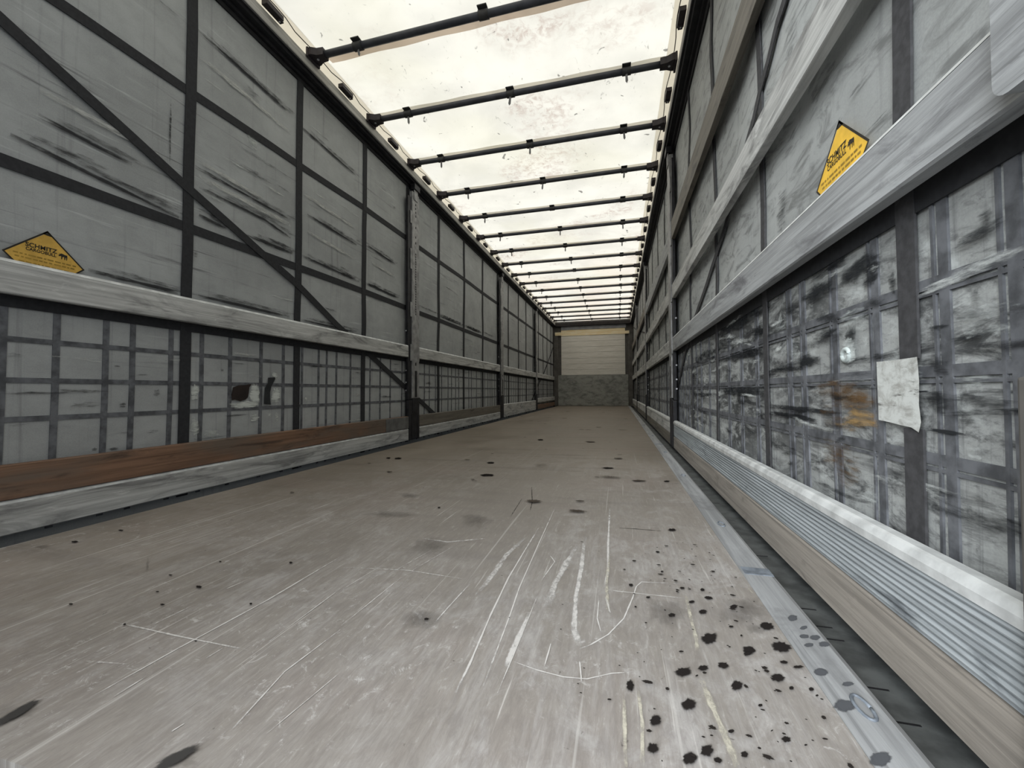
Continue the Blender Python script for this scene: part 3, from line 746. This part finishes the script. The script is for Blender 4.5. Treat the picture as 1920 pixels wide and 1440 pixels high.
for q in LD:
    q = along(q)
    mL.blob(q, (0.045, 0.046, 0.048), 0.55, 0.4)
for q in LW:
    mL.blob(along(q), (0.58, 0.61, 0.58), 0.85, 0.35)
rnd = random.Random(21)
for k in range(110):
    y, z = rnd.uniform(1.0, 12), rnd.choice((rnd.uniform(0.25, 0.8), rnd.uniform(0.98, 2.5)))
    r = rnd.uniform(0.004, 0.012)
    mL.blob([y, z, rnd.uniform(0.02, 0.16), 0, 0, r, rnd.uniform(0.5, 1)], rnd.choice(((0.04, 0.04, 0.042), (0.05, 0.05, 0.05), (0.55, 0.57, 0.55))), 0.6, 0.4)
for pts in ([(0.93, 1.405), (1.22, 1.375), (1.50, 1.345)], [(1.9, 1.408), (2.22, 1.405)], [(2.30, 1.415), (2.66, 1.41), (2.94, 1.405)], [(3.03, 1.42), (3.55, 1.405)], [(4.5, 1.40), (5.25, 1.40)], [(5.4, 1.41), (6.0, 1.40)], [(1.58, 1.64), (2.2, 1.62)], [(1.6, 1.545), (2.0, 1.54), (2.2, 1.50)], [(1.6, 1.40), (1.75, 1.385)], [(1.0, 1.52), (1.3, 1.50)], [(1.15, 0.985), (1.50, 0.975)], [(1.60, 0.985), (2.2, 0.98)], [(2.3, 0.98), (2.9, 0.975)], [(2.35, 1.72), (2.9, 1.70)], [(3.05, 1.75), (3.5, 1.72)], [(2.3, 2.30), (2.9, 2.27)], [(1.58, 2.35), (2.2, 2.33)]):
    mL.ribbon(pts, 0.020, (0.04, 0.041, 0.043), 1.0)
    mL.ribbon([(a + 0.05, c + 0.02) for a, c in pts], 0.03, (0.07, 0.071, 0.073), 0.5)
for pts in ([(1.6, 1.60), (2.2, 1.585)], [(1.58, 1.68), (2.0, 1.66)], [(2.35, 1.60), (2.9, 1.58)], [(2.32, 1.85), (2.9, 1.83)], [(1.0, 1.62), (1.45, 1.60)], [(1.6, 2.22), (2.2, 2.20)], [(3.1, 1.62), (3.5, 1.60)]):
    mL.ribbon(pts, 0.03, (0.48, 0.49, 0.47), 0.7)
mL.obj('stains', 'mark_wall', WL)
patch('torn_hole', -1, TEAR, plain('dark_brown_tear', (0.022, 0.015, 0.013), 0.8), WL, 0.0075)
patch('torn_hole', -1, TEAR2, plain('dark_tear', (0.022, 0.024, 0.026), 0.8), WL, 0.0075)
mR = marks_on(1, 0.0048)
for q in RD:
    mR.blob(along(q), (0.028, 0.030, 0.032), 0.95, 0.45)
for q in RB:
    q = q[:5] + [q[5] * 1.5] + q[6:]
    mR.blob(along(q), (0.13, 0.08, 0.04), 0.8, 0.35)
for q in RY:
    mR.blob(along(q), (0.33, 0.22, 0.10), 0.8, 0.35)
for q in RW:
    mR.blob(along(q), (0.56, 0.60, 0.59), 0.6, 0.35)
rnd = random.Random(33)
for k in range(120):
    y, z = rnd.uniform(0.65, 3.6), rnd.uniform(0.25, 0.8)
    mR.blob([y, z, rnd.uniform(0.02, 0.14), rnd.uniform(-0.01, 0.01), 0, rnd.uniform(0.003, 0.016), rnd.uniform(0.5, 1)], rnd.choice(((0.03, 0.032, 0.034), (0.025, 0.026, 0.028), (0.6, 0.63, 0.62))), 0.7, 0.5)
mR.obj('stains', 'mark_wall', WR)
t = NT('pale_repair_patch')
g = t.noise((20, 30, 40), 6, 0.7, 0.5)
c = t.mix(t.ramp(g, 0.40, 0.68), (0.56, 0.58, 0.56), (0.33, 0.33, 0.31))
sp = t.noise((10, 9, 60), 6, 0.7, 0.4, (1, 1, 3))
c = t.mix(t.ramp(sp, 0.58, 0.68, 0, 0.8), c, (0.07, 0.065, 0.06))
t.bsdf(c, 0.6)
pp = patch('repair_patch', 1, [(0.963, 0.541), (0.93, 0.5405), (0.89, 0.541), (0.851, 0.542), (0.848, 0.50), (0.850, 0.46), (0.846, 0.43), (0.852, 0.412), (0.87, 0.419), (0.90, 0.421), (0.93, 0.424), (0.961, 0.426), (0.962, 0.48)], t.m, WR, 0.0125)
pp['label'] = 'pale square repair patch with ragged lower edge'
# round eyelet reinforcement
b = B()
b.tube([(cx(1, 1.085, 0.565) - 0.0055, 1.085 + 0.015 * math.cos(k * math.pi / 10), 0.565 + 0.013 * math.sin(k * math.pi / 10)) for k in range(21)], 0.0055, 8)
b.obj('pale_ring', plain('pale_plastic_ring', (0.46, 0.51, 0.50), 0.6), WR)

# roof tarpaulin: cloth in gentle waves over the bows
BOWS = [2.285 + 0.67 * k for k in range(17)]
vs, fs = [], []
ny, nx = 260, 24
for i in range(ny + 1):
    y = YR + (YF + 0.1 - YR) * i / ny
    for j in range(nx + 1):
        x = -1.158 + 2.292 * j / nx
        ph = (y - 2.285) / 0.67
        z = 2.800 - 0.006 * (0.5 - 0.5 * math.cos(2 * math.pi * ph)) + 0.002 * mnoise.noise(Vector((x * 2, y * 2, 5)))
        vs.append((x, y, z))
for i in range(ny):
    for j in range(nx):
        a = i * (nx + 1) + j
        fs.append((a, a + 1, a + nx + 2, a + nx + 1))
me = mesh(vs, fs, 'ceiling')
for p in me.polygons:
    p.use_smooth = True
CE = structure(link('ceiling', me, 'tarp'))
for s, x0 in ((-1, -1.1575), (1, 1.1335)):
    vs, fs = [], []
    prof = [(x0, 2.7995), (s * 1.21, 2.7985), (s * 1.285, 2.797), (s * 1.312, 2.785), (s * 1.314, 2.68)]
    for i in range(41):
        y = YR + (YF + 0.1 - YR) * i / 40
        for x, z in prof:
            vs.append((x, y, z))
    for i in range(40):
        for j in range(len(prof) - 1):
            a = i * len(prof) + j
            fs.append((a, a + 1, a + 1 + len(prof), a + len(prof)))
    link('tarpaulin_hem', mesh(vs, fs, 'hem'), 'tarp_edge', CE)

# roof rails with the black curtain track hanging under each
for s, nm in ((-1, 'trim_6'), (1, 'trim_7')):
    pr = [(s * 1.202, 2.664), (s * 1.199, 2.670), (s * 1.199, 2.700), (s * 1.203, 2.703), (s * 1.203, 2.735), (s * 1.210, 2.742), (s * 1.30, 2.742), (s * 1.30, 2.664)]
    rl = structure(B().prism(pr, YR, YF).obj(nm, 'rail'))
    B().prism([(s * 1.203, 2.6635), (s * 1.30, 2.6635), (s * 1.30, 2.60), (s * 1.286, 2.60), (s * 1.280, 2.622), (s * 1.262, 2.622), (s * 1.256, 2.638), (s * 1.222, 2.638), (s * 1.216, 2.650), (s * 1.203, 2.652)], YR, YF).obj('curtain_track', 'rubber', rl)

# front wall
FW = structure(B().box(-1.31, 1.31, YF, YF + 0.04, -0.1, 2.80).obj('wall_front', 'post_front'))
b = B()
zs = [1.01 + i * (2.31 - 1.01) / 7 for i in range(8)]
for z0, z1 in zip(zs, zs[1:]):
    b.box(-1.02, 1.03, YF - 0.02, YF - 0.0005, z0 + 0.002, z1 - 0.002, 0.004)
b.obj('pale_cladding', 'front_pale', FW)
B().box(-1.128, 1.12, YF - 0.03, YF - 0.0005, 0.005, 1.008, 0.003).obj('kick_plate', 'front_kick', FW)
b = B()
b.box(-1.022, 1.03, YF - 0.035, YF - 0.0005, 2.312, 2.502, 0.003)
b.obj('pine_board', 'pine', FW)
B().box(-1.222, -1.0225, YF - 0.09, YF - 0.0005, 2.325, 2.432, 0.003).obj('pine_block', 'pine', FW)
B().box(1.0305, 1.16, YF - 0.09, YF - 0.0005, 2.312, 2.402, 0.003).obj('pine_block', 'pine', FW)
B().box(-1.02, 1.06, YF - 0.05, YF - 0.0005, 2.508, 2.622, 0.004).obj('header_panel', 'header_grey', FW)
B().box(-1.20, 1.20, YF - 0.14, YF - 0.0005, 2.6225, 2.735, 0.006).obj('header_beam', 'header_dark', FW)
for s in (-1, 1):
    b = B()
    b.prism([(s * 1.13, YF - 0.0005), (s * 1.13, YF - 0.05), (s * 1.16, YF - 0.08), (s * 1.25, YF - 0.08), (s * 1.285, YF - 0.06), (s * 1.285, YF - 0.0005)], 0.0, 2.31, 'Z')
    b.obj('front_corner_post', 'post_front', FW)

# tail frame above and beside the camera side of the trailer
structure(B().box(-1.31, 1.31, YR - 0.10, YR - 0.002, 2.66, 2.83, 0.006).obj('trim_8', 'post'))

# unseen left tail door, added half open behind the viewer to shade that side; the right one is swung right back
dr = structure(B().box(0.005, 1.21, -0.027, -0.001, 0.02, 2.64, 0.004).obj('shade_door_1', 'front_pale', None, (-1.24, YR - 0.115, 0)))
dr.rotation_euler = (0, 0, R(-42))
for x in (0.29, 0.92):
    B().tube([(x, -0.045, 0.05), (x, -0.045, 2.6)], 0.016, 10).obj('locking_bar', 'post', dr)
    for z in (0.3, 1.2, 2.2):
        B().box(x - 0.04, x + 0.04, -0.05, -0.0275, z - 0.03, z + 0.03, 0.004).obj('bar_guide', 'post_dark', dr)

# ------------------------------------------------------------------ movable posts
ORD = ['first', 'second', 'third']


def side_post(s, y0, idx, label, tail=False):
    """flanged post with pockets for the boards, a perforated upper channel and a black foot"""
    r = empty('side_post', (s * 1.262, y0 + 0.115, 0))
    ox, oy = s * 1.262, y0 + 0.115
    def part(b, name, mat, par=r):
        o = b.obj(name, mat, par)
        off = Vector((ox, oy, 0))
        if par is r:
            o.data.transform(Matrix.Translation(-off))
        else:
            o.data.transform(Matrix.Translation(-off))
        return o
    def bx(b, xa, xb, *rest, **kw):
        a, c = s * xa, s * xb
        return b.box(min(a, c), max(a, c), *rest, **kw)
    W = 0.23
    b = bx(B(), 1.236, 1.271, y0 + 0.075, y0 + W - 0.012, 0.42, 2.55, bev=0.004)
    part(b, 'upper_channel', 'post')
    part(bx(B(), 1.247, 1.2705, y0 + 0.003, y0 + 0.0745, 0.405, 2.48, bev=0.003), 'flange', 'post_dark')
    part(bx(B(), 1.250, 1.2705, y0 + W - 0.0115, y0 + W - 0.001, 0.405, 2.48), 'flange', 'post_dark')
    b = bx(B(), 1.238, 1.271, y0 + 0.002, y0 + W - 0.002, 0.0, 0.40, bev=0.006)
    part(b, 'foot', 'post_dark')
    part(bx(B(), 1.234, 1.2378, y0 + 0.075, y0 + W - 0.03, 0.265, 0.42, bev=0.0015), 'foot_clamp', 'post_dark')
    part(bx(B(), 1.234, 1.2378, y0 + 0.06, y0 + 0.075, 0.0, 0.26), 'foot_rib', 'post_dark')
    part(bx(B(), 1.234, 1.2378, y0 + W - 0.05, y0 + W - 0.03, 0.0, 0.26), 'foot_rib', 'post_dark')
    # slots and adjusting holes in the channel face
    part(bx(B(), 1.2340, 1.2362, y0 + 0.125, y0 + 0.165, 0.43, 0.70), 'slot', 'rubber')
    part(bx(B(), 1.2340, 1.2362, y0 + 0.13, y0 + 0.152, 0.755, 0.785), 'slot', 'rubber')
    if idx == 0 and s < 0:
        zz = [2.02, 2.08, 2.18, 2.30, 2.34, 2.38, 2.42]
        z = 1.28
        while z < 1.92:
            zz.append(z)
            z += 0.026
        for z in zz:
            part(bx(B(), 1.2345, 1.2362, y0 + 0.137, y0 + 0.151, z, z + (0.017 if z < 2 else 0.022)), 'hole', 'rubber')
    part(bx(B(), 1.228, 1.2355, y0 + 0.10, y0 + 0.18, 2.47, 2.575, bev=0.003), 'head_plate', 'post')
    part(bx(B(), 1.214, 1.262, y0 + 0.085, y0 + 0.20, 2.576, 2.632, bev=0.004), 'head_bracket', 'post_dark')
    for z0, z1 in ((0.80, 0.97), (1.25, 1.40), (1.74, 1.95), (2.21, 2.34)):
        part(bx(B(), 1.238, 1.246, y0 + 0.045, y0 + 0.0745, z0, z1, bev=0.002), 'board_pocket', 'post')
        part(bx(B(), 1.238, 1.2495, y0 + W - 0.0115, y0 + W - 0.002, z0, z1, bev=0.002), 'board_pocket', 'post')
    for z in (0.50, 0.58, 0.70, 1.10):
        b = B().cyl((s * 1.268, y0 + 0.0035, z), 0.007, -0.006, 'Y', 10)
        part(b, 'bolt', 'bolt')
    tag(r, label, 'post', 'movable side posts')
    return r


PY = [3.67, 6.95, 10.21]
for s, sd_ in ((-1, 'left'), (1, 'right')):
    for k, y0 in enumerate(PY):
        side_post(s, y0, k, 'grey steel side post with black foot on the %s wall, %s from the tail' % (sd_, ORD[k]))
# tail corner posts: the right one shows its rounded pocket at the picture edge
for s, sd_ in ((-1, 'left'), (1, 'right')):
    r = empty('corner_post', (s * 1.27, 0.47, 0))
    off = Matrix.Translation((-s * 1.27, -0.47, 0))
    def cp(b, name, mat):
        o = b.obj(name, mat, r)
        o.data.transform(off)
    xs = sorted((s * 1.242, s * 1.282))
    cp(B().box(xs[0], xs[1], 0.37, 0.57, 0.0, 2.60, 0.006), 'post_body', 'post')
    xs = sorted((s * 1.228, s * 1.2372))
    cp(B().box(xs[0], xs[1], 0.38, 0.598, 0.0, 0.50, 0.004), 'foot_plate', 'post_front')
    pr = []
    for cy_, cz_, a0 in ((0.568, 1.00, 0), (0.44, 1.00, 90), (0.44, 0.835, 180), (0.568, 0.835, 270)):
        for k in range(6):
            a = R(a0 + k * 18)
            pr.append((cy_ + 0.02 * math.cos(a), cz_ + 0.02 * math.sin(a)))
    xs = sorted((s * 1.206, s * 1.2368))
    cp(B().prism(pr, xs[0], xs[1], 'X'), 'board_pocket', 'slat_pale')
    tag(r, 'grey tail corner post with rounded board pocket at the %s wall' % sd_, 'post')

# ------------------------------------------------------------------ side boards
def board(s, y0, y1, z0, z1, mat, label, group, kind='plain', name='side_board'):
    """one board lying in the pockets of two posts; hollow profile with chamfered top"""
    h = z1 - z0
    xi, xo = 1.240, 1.268
    r = empty(name, (s * 1.254, (y0 + y1) / 2, z0))
    off = Matrix.Translation((-s * 1.254, -(y0 + y1) / 2, -z0))
    def put(b, nm, m):
        o = b.obj(nm, m, r)
        o.data.transform(off)
        return o
    y0 += 0.0015
    y1 -= 0.0015
    P = lambda pts: [(s * a, z0 + c) for a, c in pts]
    if kind == 'plain':
        b = B().prism(P([(xi, 0.004), (xi, h - 0.014), (xi + 0.001, h - 0.0125), (xo, h - 0.0125), (xo, 0), (xi + 0.004, 0)]), y0, y1)
        put(b, 'plank', mat)
        b = B().prism(P([(xi, h - 0.012), (xi + 0.002, h - 0.006), (xi + 0.008, h), (xo - 0.003, h), (xo, h - 0.003), (xo, h - 0.012)]), y0, y1)
        put(b, 'edge_strip', 'bright' if mat in ('slat', 'slat_pale') else mat)
    elif kind == 'wood':
        b = B().prism(P([(xi, 0.002), (xi, h - 0.004), (xi + 0.003, h - 0.001), (xo, h), (xo, 0), (xi + 0.002, 0)]), y0, y1)
        put(b, 'plank', mat)
    elif kind == 'ribbed':
        pts = [(xi + 0.004, 0.0)]
        n = 9
        top = h - 0.030
        for k in range(n):
            a, c = 0.004 + (top - 0.004) * k / n, 0.004 + (top - 0.004) * (k + 1) / n
            pts += [(xi + 0.006, a), (xi + 0.001, a + (c - a) * 0.25), (xi, a + (c - a) * 0.5), (xi + 0.003, a + (c - a) * 0.86), (xi + 0.006, c)]
        pts += [(xi + 0.008, top + 0.0005), (xo, top + 0.0005), (xo, 0)]
        put(B().prism(P(pts), y0, y1), 'ribbed_face', mat)
        b = B().prism(P([(xi - 0.001, top + 0.001), (xi - 0.002, h - 0.014), (xi + 0.004, h - 0.003), (xi + 0.010, h), (xo, h), (xo, top + 0.001)]), y0, y1)
        put(b, 'edge_strip', 'bright')
    tag(r, label, 'board', group)
    return r


BAYS = [(0.575, 3.67), (3.90, 6.95), (7.18, 10.21), (10.44, 13.43)]
BN = ['at the tail end', 'in second bay from tail', 'in third bay from tail', 'meeting the front wall']
for k, (y0, y1) in enumerate(BAYS):
    L, Rr = 'left wall', 'right wall'
    board(-1, y0, y1, 0.832 + 0.004 * k, 0.952 + 0.004 * k, 'slat', 'pale grey waist-high board on left wall ' + BN[k], 'waist-high boards', 'plain')
    if k == 0:
        board(-1, y0, y1, 0.121, 0.241, 'slat_brown', 'long brown wooden board with grey far end, low on the left wall', 'lower boards', 'wood')
        # the grey sleeve on the far end of the brown board
        r = bpy.data.objects['side_board.001'] if 'side_board.001' in bpy.data.objects else None
        B().box(-1.2395, -1.236, 3.26, 3.664, 0.124, 0.236, 0.001).obj('grey_end_sheet', plain('grey_sheet_metal', (0.135, 0.137, 0.133), 0.5), None)
        o = bpy.data.objects['grey_end_sheet']
        o.parent = r
        o.data.transform(Matrix.Translation((1.254, -(y0 + y1) / 2, -0.121)))
        board(-1, y0, y1, 0.0, 0.119, 'slat', 'grey bottom board with bright top edge, left wall ' + BN[k], 'bottom boards')
    elif k == 1:
        board(-1, y0, y1, 0.121, 0.241, 'slat_dark', 'dull brown wooden board above bottom board, left wall ' + BN[k], 'lower boards', 'wood')
        board(-1, y0, y1, 0.005, 0.119, 'slat', 'grey bottom board with bright top edge, left wall ' + BN[k], 'bottom boards')
    elif k == 2:
        board(-1, y0, y1, 0.010, 0.250, 'slat', 'tall grey bottom board of double height, left wall ' + BN[k], 'bottom boards')
    else:
        board(-1, y0, y1, 0.185, 0.300, 'slat', 'low grey board over a dark gap, left wall ' + BN[k], 'lower boards')
        board(-1, y0, y1, 0.008, 0.125, 'slat_brown', 'brown bottom board on left wall ' + BN[k], 'bottom boards', 'wood')
    board(1, y0, y1, 0.822, 0.942 + 0.006 * (k > 0), 'slat_pale' if k == 0 else 'slat', 'pale grey waist-high board on right wall ' + BN[k], 'waist-high boards')
    board(1, y0, y1, 1.270, 1.385 if k == 0 else 1.40, 'slat', 'grey shoulder-high board on right wall ' + BN[k], 'shoulder-high boards', 'wood')
    if k == 1:
        board(1, y0, y1, 1.735, 1.900, 'slat_pale', 'worn whitish top board on right wall ' + BN[k], 'top boards', 'wood')
    else:
        board(1, y0, y1, 1.775, 1.930, 'slat_dark', 'dark brown wooden top board on right wall ' + BN[k], 'top boards', 'wood')
    board(1, y0, y1, 0.101, 0.232, 'rib' if k < 1 else 'slat', 'ribbed aluminium board on right wall ' + BN[k], 'ribbed boards', 'ribbed')
    board(1, y0, y1, 0.0, 0.0995, 'slat_wood' if k < 1 else 'slat_dark', 'wooden bottom board on right wall ' + BN[k], 'bottom boards', 'wood')

# ------------------------------------------------------------------ roof bows
ZB = 2.752
def bow_parts():
    d = {}
    d['tube'] = B().tube([(-1.165, 0, 0), (1.165, 0, 0)], 0.023, 14, 0.021).me('bow_tube')
    for s, k in ((-1, 'bl'), (1, 'br')):
        b = B()
        b.prism([(s * 1.198, -0.055), (s * 1.198, 0.055), (s * 1.165, 0.050), (s * 1.135, 0.034), (s * 1.09, 0.030), (s * 1.09, -0.030), (s * 1.135, -0.034), (s * 1.165, -0.050)], -0.022, 0.026, 'Z')
        b.box(min(s * 1.198, s * 1.183), max(s * 1.198, s * 1.183), -0.06, 0.06, -0.035, 0.028, 0.003)
        d[k] = b.me('end_bracket')
        d[k + 'o'] = B().cyl((s * 1.150, 0, -0.022), 0.008, -0.004, 'Z', 12).me('bracket_bolt')
    b = B()
    b.tube([(-0.03, 0, 0), (0.03, 0, 0)], 0.0285, 14, 0.0265)
    b.box(-0.03, 0.03, -0.045, 0.045, 0.020, 0.027, 0.002)
    d['clip'] = b.me('clip')
    d['tab'] = B().prism([(-0.0075, -0.024), (0.0075, -0.024), (0.009, -0.075), (0.0, -0.090), (-0.009, -0.075)], -0.006, -0.002, 'Y').me('hanging_tab')
    vs, fs = [], []
    for i in range(25):
        x = -1.12 + 2.24 * i / 24
        for y, z in ((-0.030, 0.030), (-0.008, 0.0235), (0.020, 0.0235), (0.064, 0.031)):
            vs.append((x, y + 0.004 * math.sin(i * 1.3), z))
    for i in range(24):
        for j in range(3):
            a = i * 4 + j
            fs.append((a, a + 1, a + 5, a + 4))
    d['sleeve'] = mesh(vs, fs, 'sleeve')
    d['sleeve_red'] = d['sleeve'].copy()
    for k, m in (('sleeve_red', 'sleeve_red'), ('tube', 'bow'), ('bl', 'bracket'), ('br', 'bracket'), ('blo', 'bolt'), ('bro', 'bolt'), ('clip', 'clip'), ('tab', 'tab'), ('sleeve', 'sleeve')):
        d[k].materials.append(M[m])
    return d


NTH = ['first', 'second', 'third', 'fourth', 'fifth', 'sixth', 'seventh', 'eighth', 'ninth', 'tenth', 'eleventh', 'twelfth', 'thirteenth', 'fourteenth', 'fifteenth', 'sixteenth', 'last']
bp = bow_parts()
rnd = random.Random(2)
NOTAB = {(4, 1), (0, 1), (7, 2), (4, 2), (8, 1)}
for k, y in enumerate(BOWS):
    r = empty('roof_bow', (0, y, ZB))
    link('tube', bp['tube'], None, r)
    for q in ('bl', 'br'):
        e = link('end_bracket', bp[q], None, r)
        link('bolt', bp[q + 'o'], None, e)
    for j, x in enumerate((-0.85, 0.018, 0.865)):
        c = link('clip', bp['clip'], None, r, (x + rnd.uniform(-0.01, 0.01), 0, 0))
        if (k, j) not in NOTAB:
            tb = link('hanging_tab', bp['tab'], None, c)
            tb.rotation_euler = (rnd.uniform(-0.15, 0.15), rnd.uniform(-0.12, 0.12), rnd.uniform(-0.5, 0.5))
            if k == 0:
                tb.scale = (1, 1, 0.75)
    link('sleeve', bp['sleeve_red'] if k == 0 else bp['sleeve'], None, r, (0, 0.042 if k == 0 else 0.0, 0))
    if k == 0:
        lab = 'dark tube across the roof nearest the viewer, at the top edge of the picture'
    elif k == 16:
        lab = 'dark roof tube closest to the front wall, last of the row'
    else:
        lab = 'dark tube across the translucent roof, %s counted from the tail' % NTH[k]
    tag(r, lab, 'roof bow', 'roof bows')

b = B()
b.box(-0.020, 0.020, -0.062, 0.062, -0.006, 0.024, 0.003)
b.box(-0.014, 0.014, 0.036, 0.068, -0.012, -0.0055, 0.002)
car = b.me('carriage')
car.materials.append(M['bracket'])
cbolt = B().cyl((0, 0.050, -0.012), 0.0055, -0.003, 'Z', 10).me('carriage_bolt')
cbolt.materials.append(M['bolt'])
for s, sd_ in ((-1, 'left'), (1, 'right')):
    for k in range(17):
        y = 1.945 + 0.67 * k
        if s > 0 and k == 0:
            continue
        r = empty('roof_carriage', (s * 1.182, y, 2.750))
        link('carriage_body', car, None, r)
        link('bolt', cbolt, None, r)
        if k == 0:
            lab = 'dark roof carriage on the left rail before the first roof tube'
        elif k == 16:
            lab = 'dark roof carriage on the %s rail just before the last roof tube' % sd_
        else:
            lab = 'dark roof carriage on the %s rail between the %s and %s roof tubes' % (sd_, NTH[k - 1], NTH[k])
        tag(r, lab, 'roof carriage', 'roof carriages')
    # thin cable strung along the rail through carriages and bows
    pts = [(s * 1.185, YR + 0.02, 2.775)]
    for k in range(17):
        yc, yb = 1.945 + 0.67 * k, 2.285 + 0.67 * k
        pts += [(s * 1.163, yc - 0.075, 2.7785), (s * 1.1595, yc, 2.7785), (s * 1.162, yc + 0.075, 2.7785), (s * (1.181 if s < 0 else 1.172), (yc + yb) / 2, 2.7785), (s * 1.176, yb - 0.07, 2.7785), (s * 1.172, yb, 2.782), (s * 1.176, yb + 0.07, 2.7785), (s * (1.181 if s < 0 else 1.170), yb + 0.17, 2.7785)]
    c = B().tube(pts, 0.003, 6).obj('roof_cable', 'rubber')
    tag(c, 'thin black cable strung along the %s roof rail through the carriages' % sd_, 'cable')

# ------------------------------------------------------------------ stickers
def flat(parts_pts, th=0.0):
    vs, fs = [], []
    for poly in parts_pts:
        k = len(vs)
        vs += [(u, v, th) for u, v in poly]
        fs.append(tuple(range(k, k + len(poly))))
    return mesh(vs, fs, 'flat')


def text_mesh(body, size, space=1.0, sx=1.0):
    cu = bpy.data.curves.new('lettering', 'FONT')
    cu.body = body
    cu.size = size
    cu.align_x = 'CENTER'
    cu.align_y = 'CENTER'
    cu.space_character = space
    cu.offset = size * 0.028
    cu.extrude = 0.0
    o = bpy.data.objects.new('lettering', cu)
    COL.objects.link(o)
    dg = bpy.context.evaluated_depsgraph_get()
    me = bpy.data.meshes.new_from_object(o.evaluated_get(dg))
    bpy.data.objects.remove(o)
    bpy.data.curves.remove(cu)
    for v in me.vertices:
        v.co.x *= sx
    return me


def sticker(side, y, z, half, mat, label, rot=0.0):
    d = half
    r = link('load_sticker', flat([[(0, -d), (d, 0), (0.02 * d, d * 0.99), (-d, 0)]]), mat)
    x = side * 1.2785 if side < 0 else 1.2795
    X = cx(side, y, z) - side * 0.0135
    # u runs to the reader's right, v upwards, w towards the aisle
    u = Vector((0, -1, 0)) if side > 0 else Vector((0, 1, 0))
    v = Vector((0, 0, 1))
    w_ = u.cross(v)
    r.matrix_world = Matrix(((u.x, v.x, w_.x, X), (u.y, v.y, w_.y, y), (u.z, v.z, w_.z, z), (0, 0, 0, 1))) @ Matrix.Rotation(rot, 4, 'Z')
    rim = []
    o_, i_ = d * 1.05, d * 0.985
    for a in range(4):
        p = [(0, 1), (-1, 0), (0, -1), (1, 0)]
        A, C = p[a], p[(a + 1) % 4]
        rim.append([(A[0] * o_, A[1] * o_), (C[0] * o_, C[1] * o_), (C[0] * i_, C[1] * i_), (A[0] * i_, A[1] * i_)])
    rim.append([(0, d * 1.05), (-d * 0.13, d * 0.90), (0.0, d * 0.88), (d * 0.17, d * 0.87)])
    link('dark_border', flat(rim, 0.0004), 'ink', r)
    t1 = text_mesh('SCHMITZ', d * 0.20, 1.04, 0.92)
    o = link('lettering', t1, 'ink', r, (-d * 0.13, d * 0.40, 0.0006))
    t2 = text_mesh('CARGOBULL', d * 0.145, 1.04, 0.89)
    o = link('lettering', t2, 'ink', r, (-d * 0.13, d * 0.255, 0.0006))
    # walking bull seen from the side, head lowered to the left
    bull = [(-1.0, 0.15), (-0.78, 0.30), (-0.85, 0.62), (-0.62, 0.42), (-0.45, 0.62), (0.0, 0.55), (0.5, 0.42), (0.95, 0.45), (1.05, 0.10), (0.98, -0.75), (0.80, -0.75), (0.78, -0.2), (0.60, -0.15), (0.52, -0.75), (0.34, -0.75), (0.30, -0.10), (-0.10, -0.12), (-0.18, -0.75), (-0.36, -0.75), (-0.40, -0.05), (-0.62, -0.02), (-0.82, -0.18), (-1.0, -0.05)]
    link('bull_emblem', flat([[(a * d * 0.115, c * d * 0.15) for a, c in bull]], 0.0006), 'ink', r, (d * 0.43, d * 0.30, 0))
    # small print, worn to dashes
    rr = random.Random(9)
    bars = []
    for ln, (v0, wd) in enumerate(((0.05, 0.80), (-0.06, 0.76), (-0.20, 0.66), (-0.30, 0.56), (-0.40, 0.46))):
        a = -wd * d
        while a < wd * d * 0.95:
            e = min(wd * d, a + d * rr.uniform(0.05, 0.20))
            h = d * 0.022
            bars.append([(a, v0 * d - h), (e, v0 * d - h), (e, v0 * d + h), (a, v0 * d + h)])
            a = e + d * rr.uniform(0.025, 0.05)
    link('small_print', flat(bars, 0.0005), 'ink_faded', r)
    tag(r, label, 'sticker', 'load stickers')
    return r


sticker(-1, 1.022, 0.982, 0.108, 'yellow_dull', 'dusty yellow diamond sticker above the waist-high board of the left wall', R(-1.5))
sticker(1, 1.078, 0.990, 0.108, 'yellow', 'bright yellow diamond sticker above the waist-high board of the right wall')
bpy.context.view_layer.update()
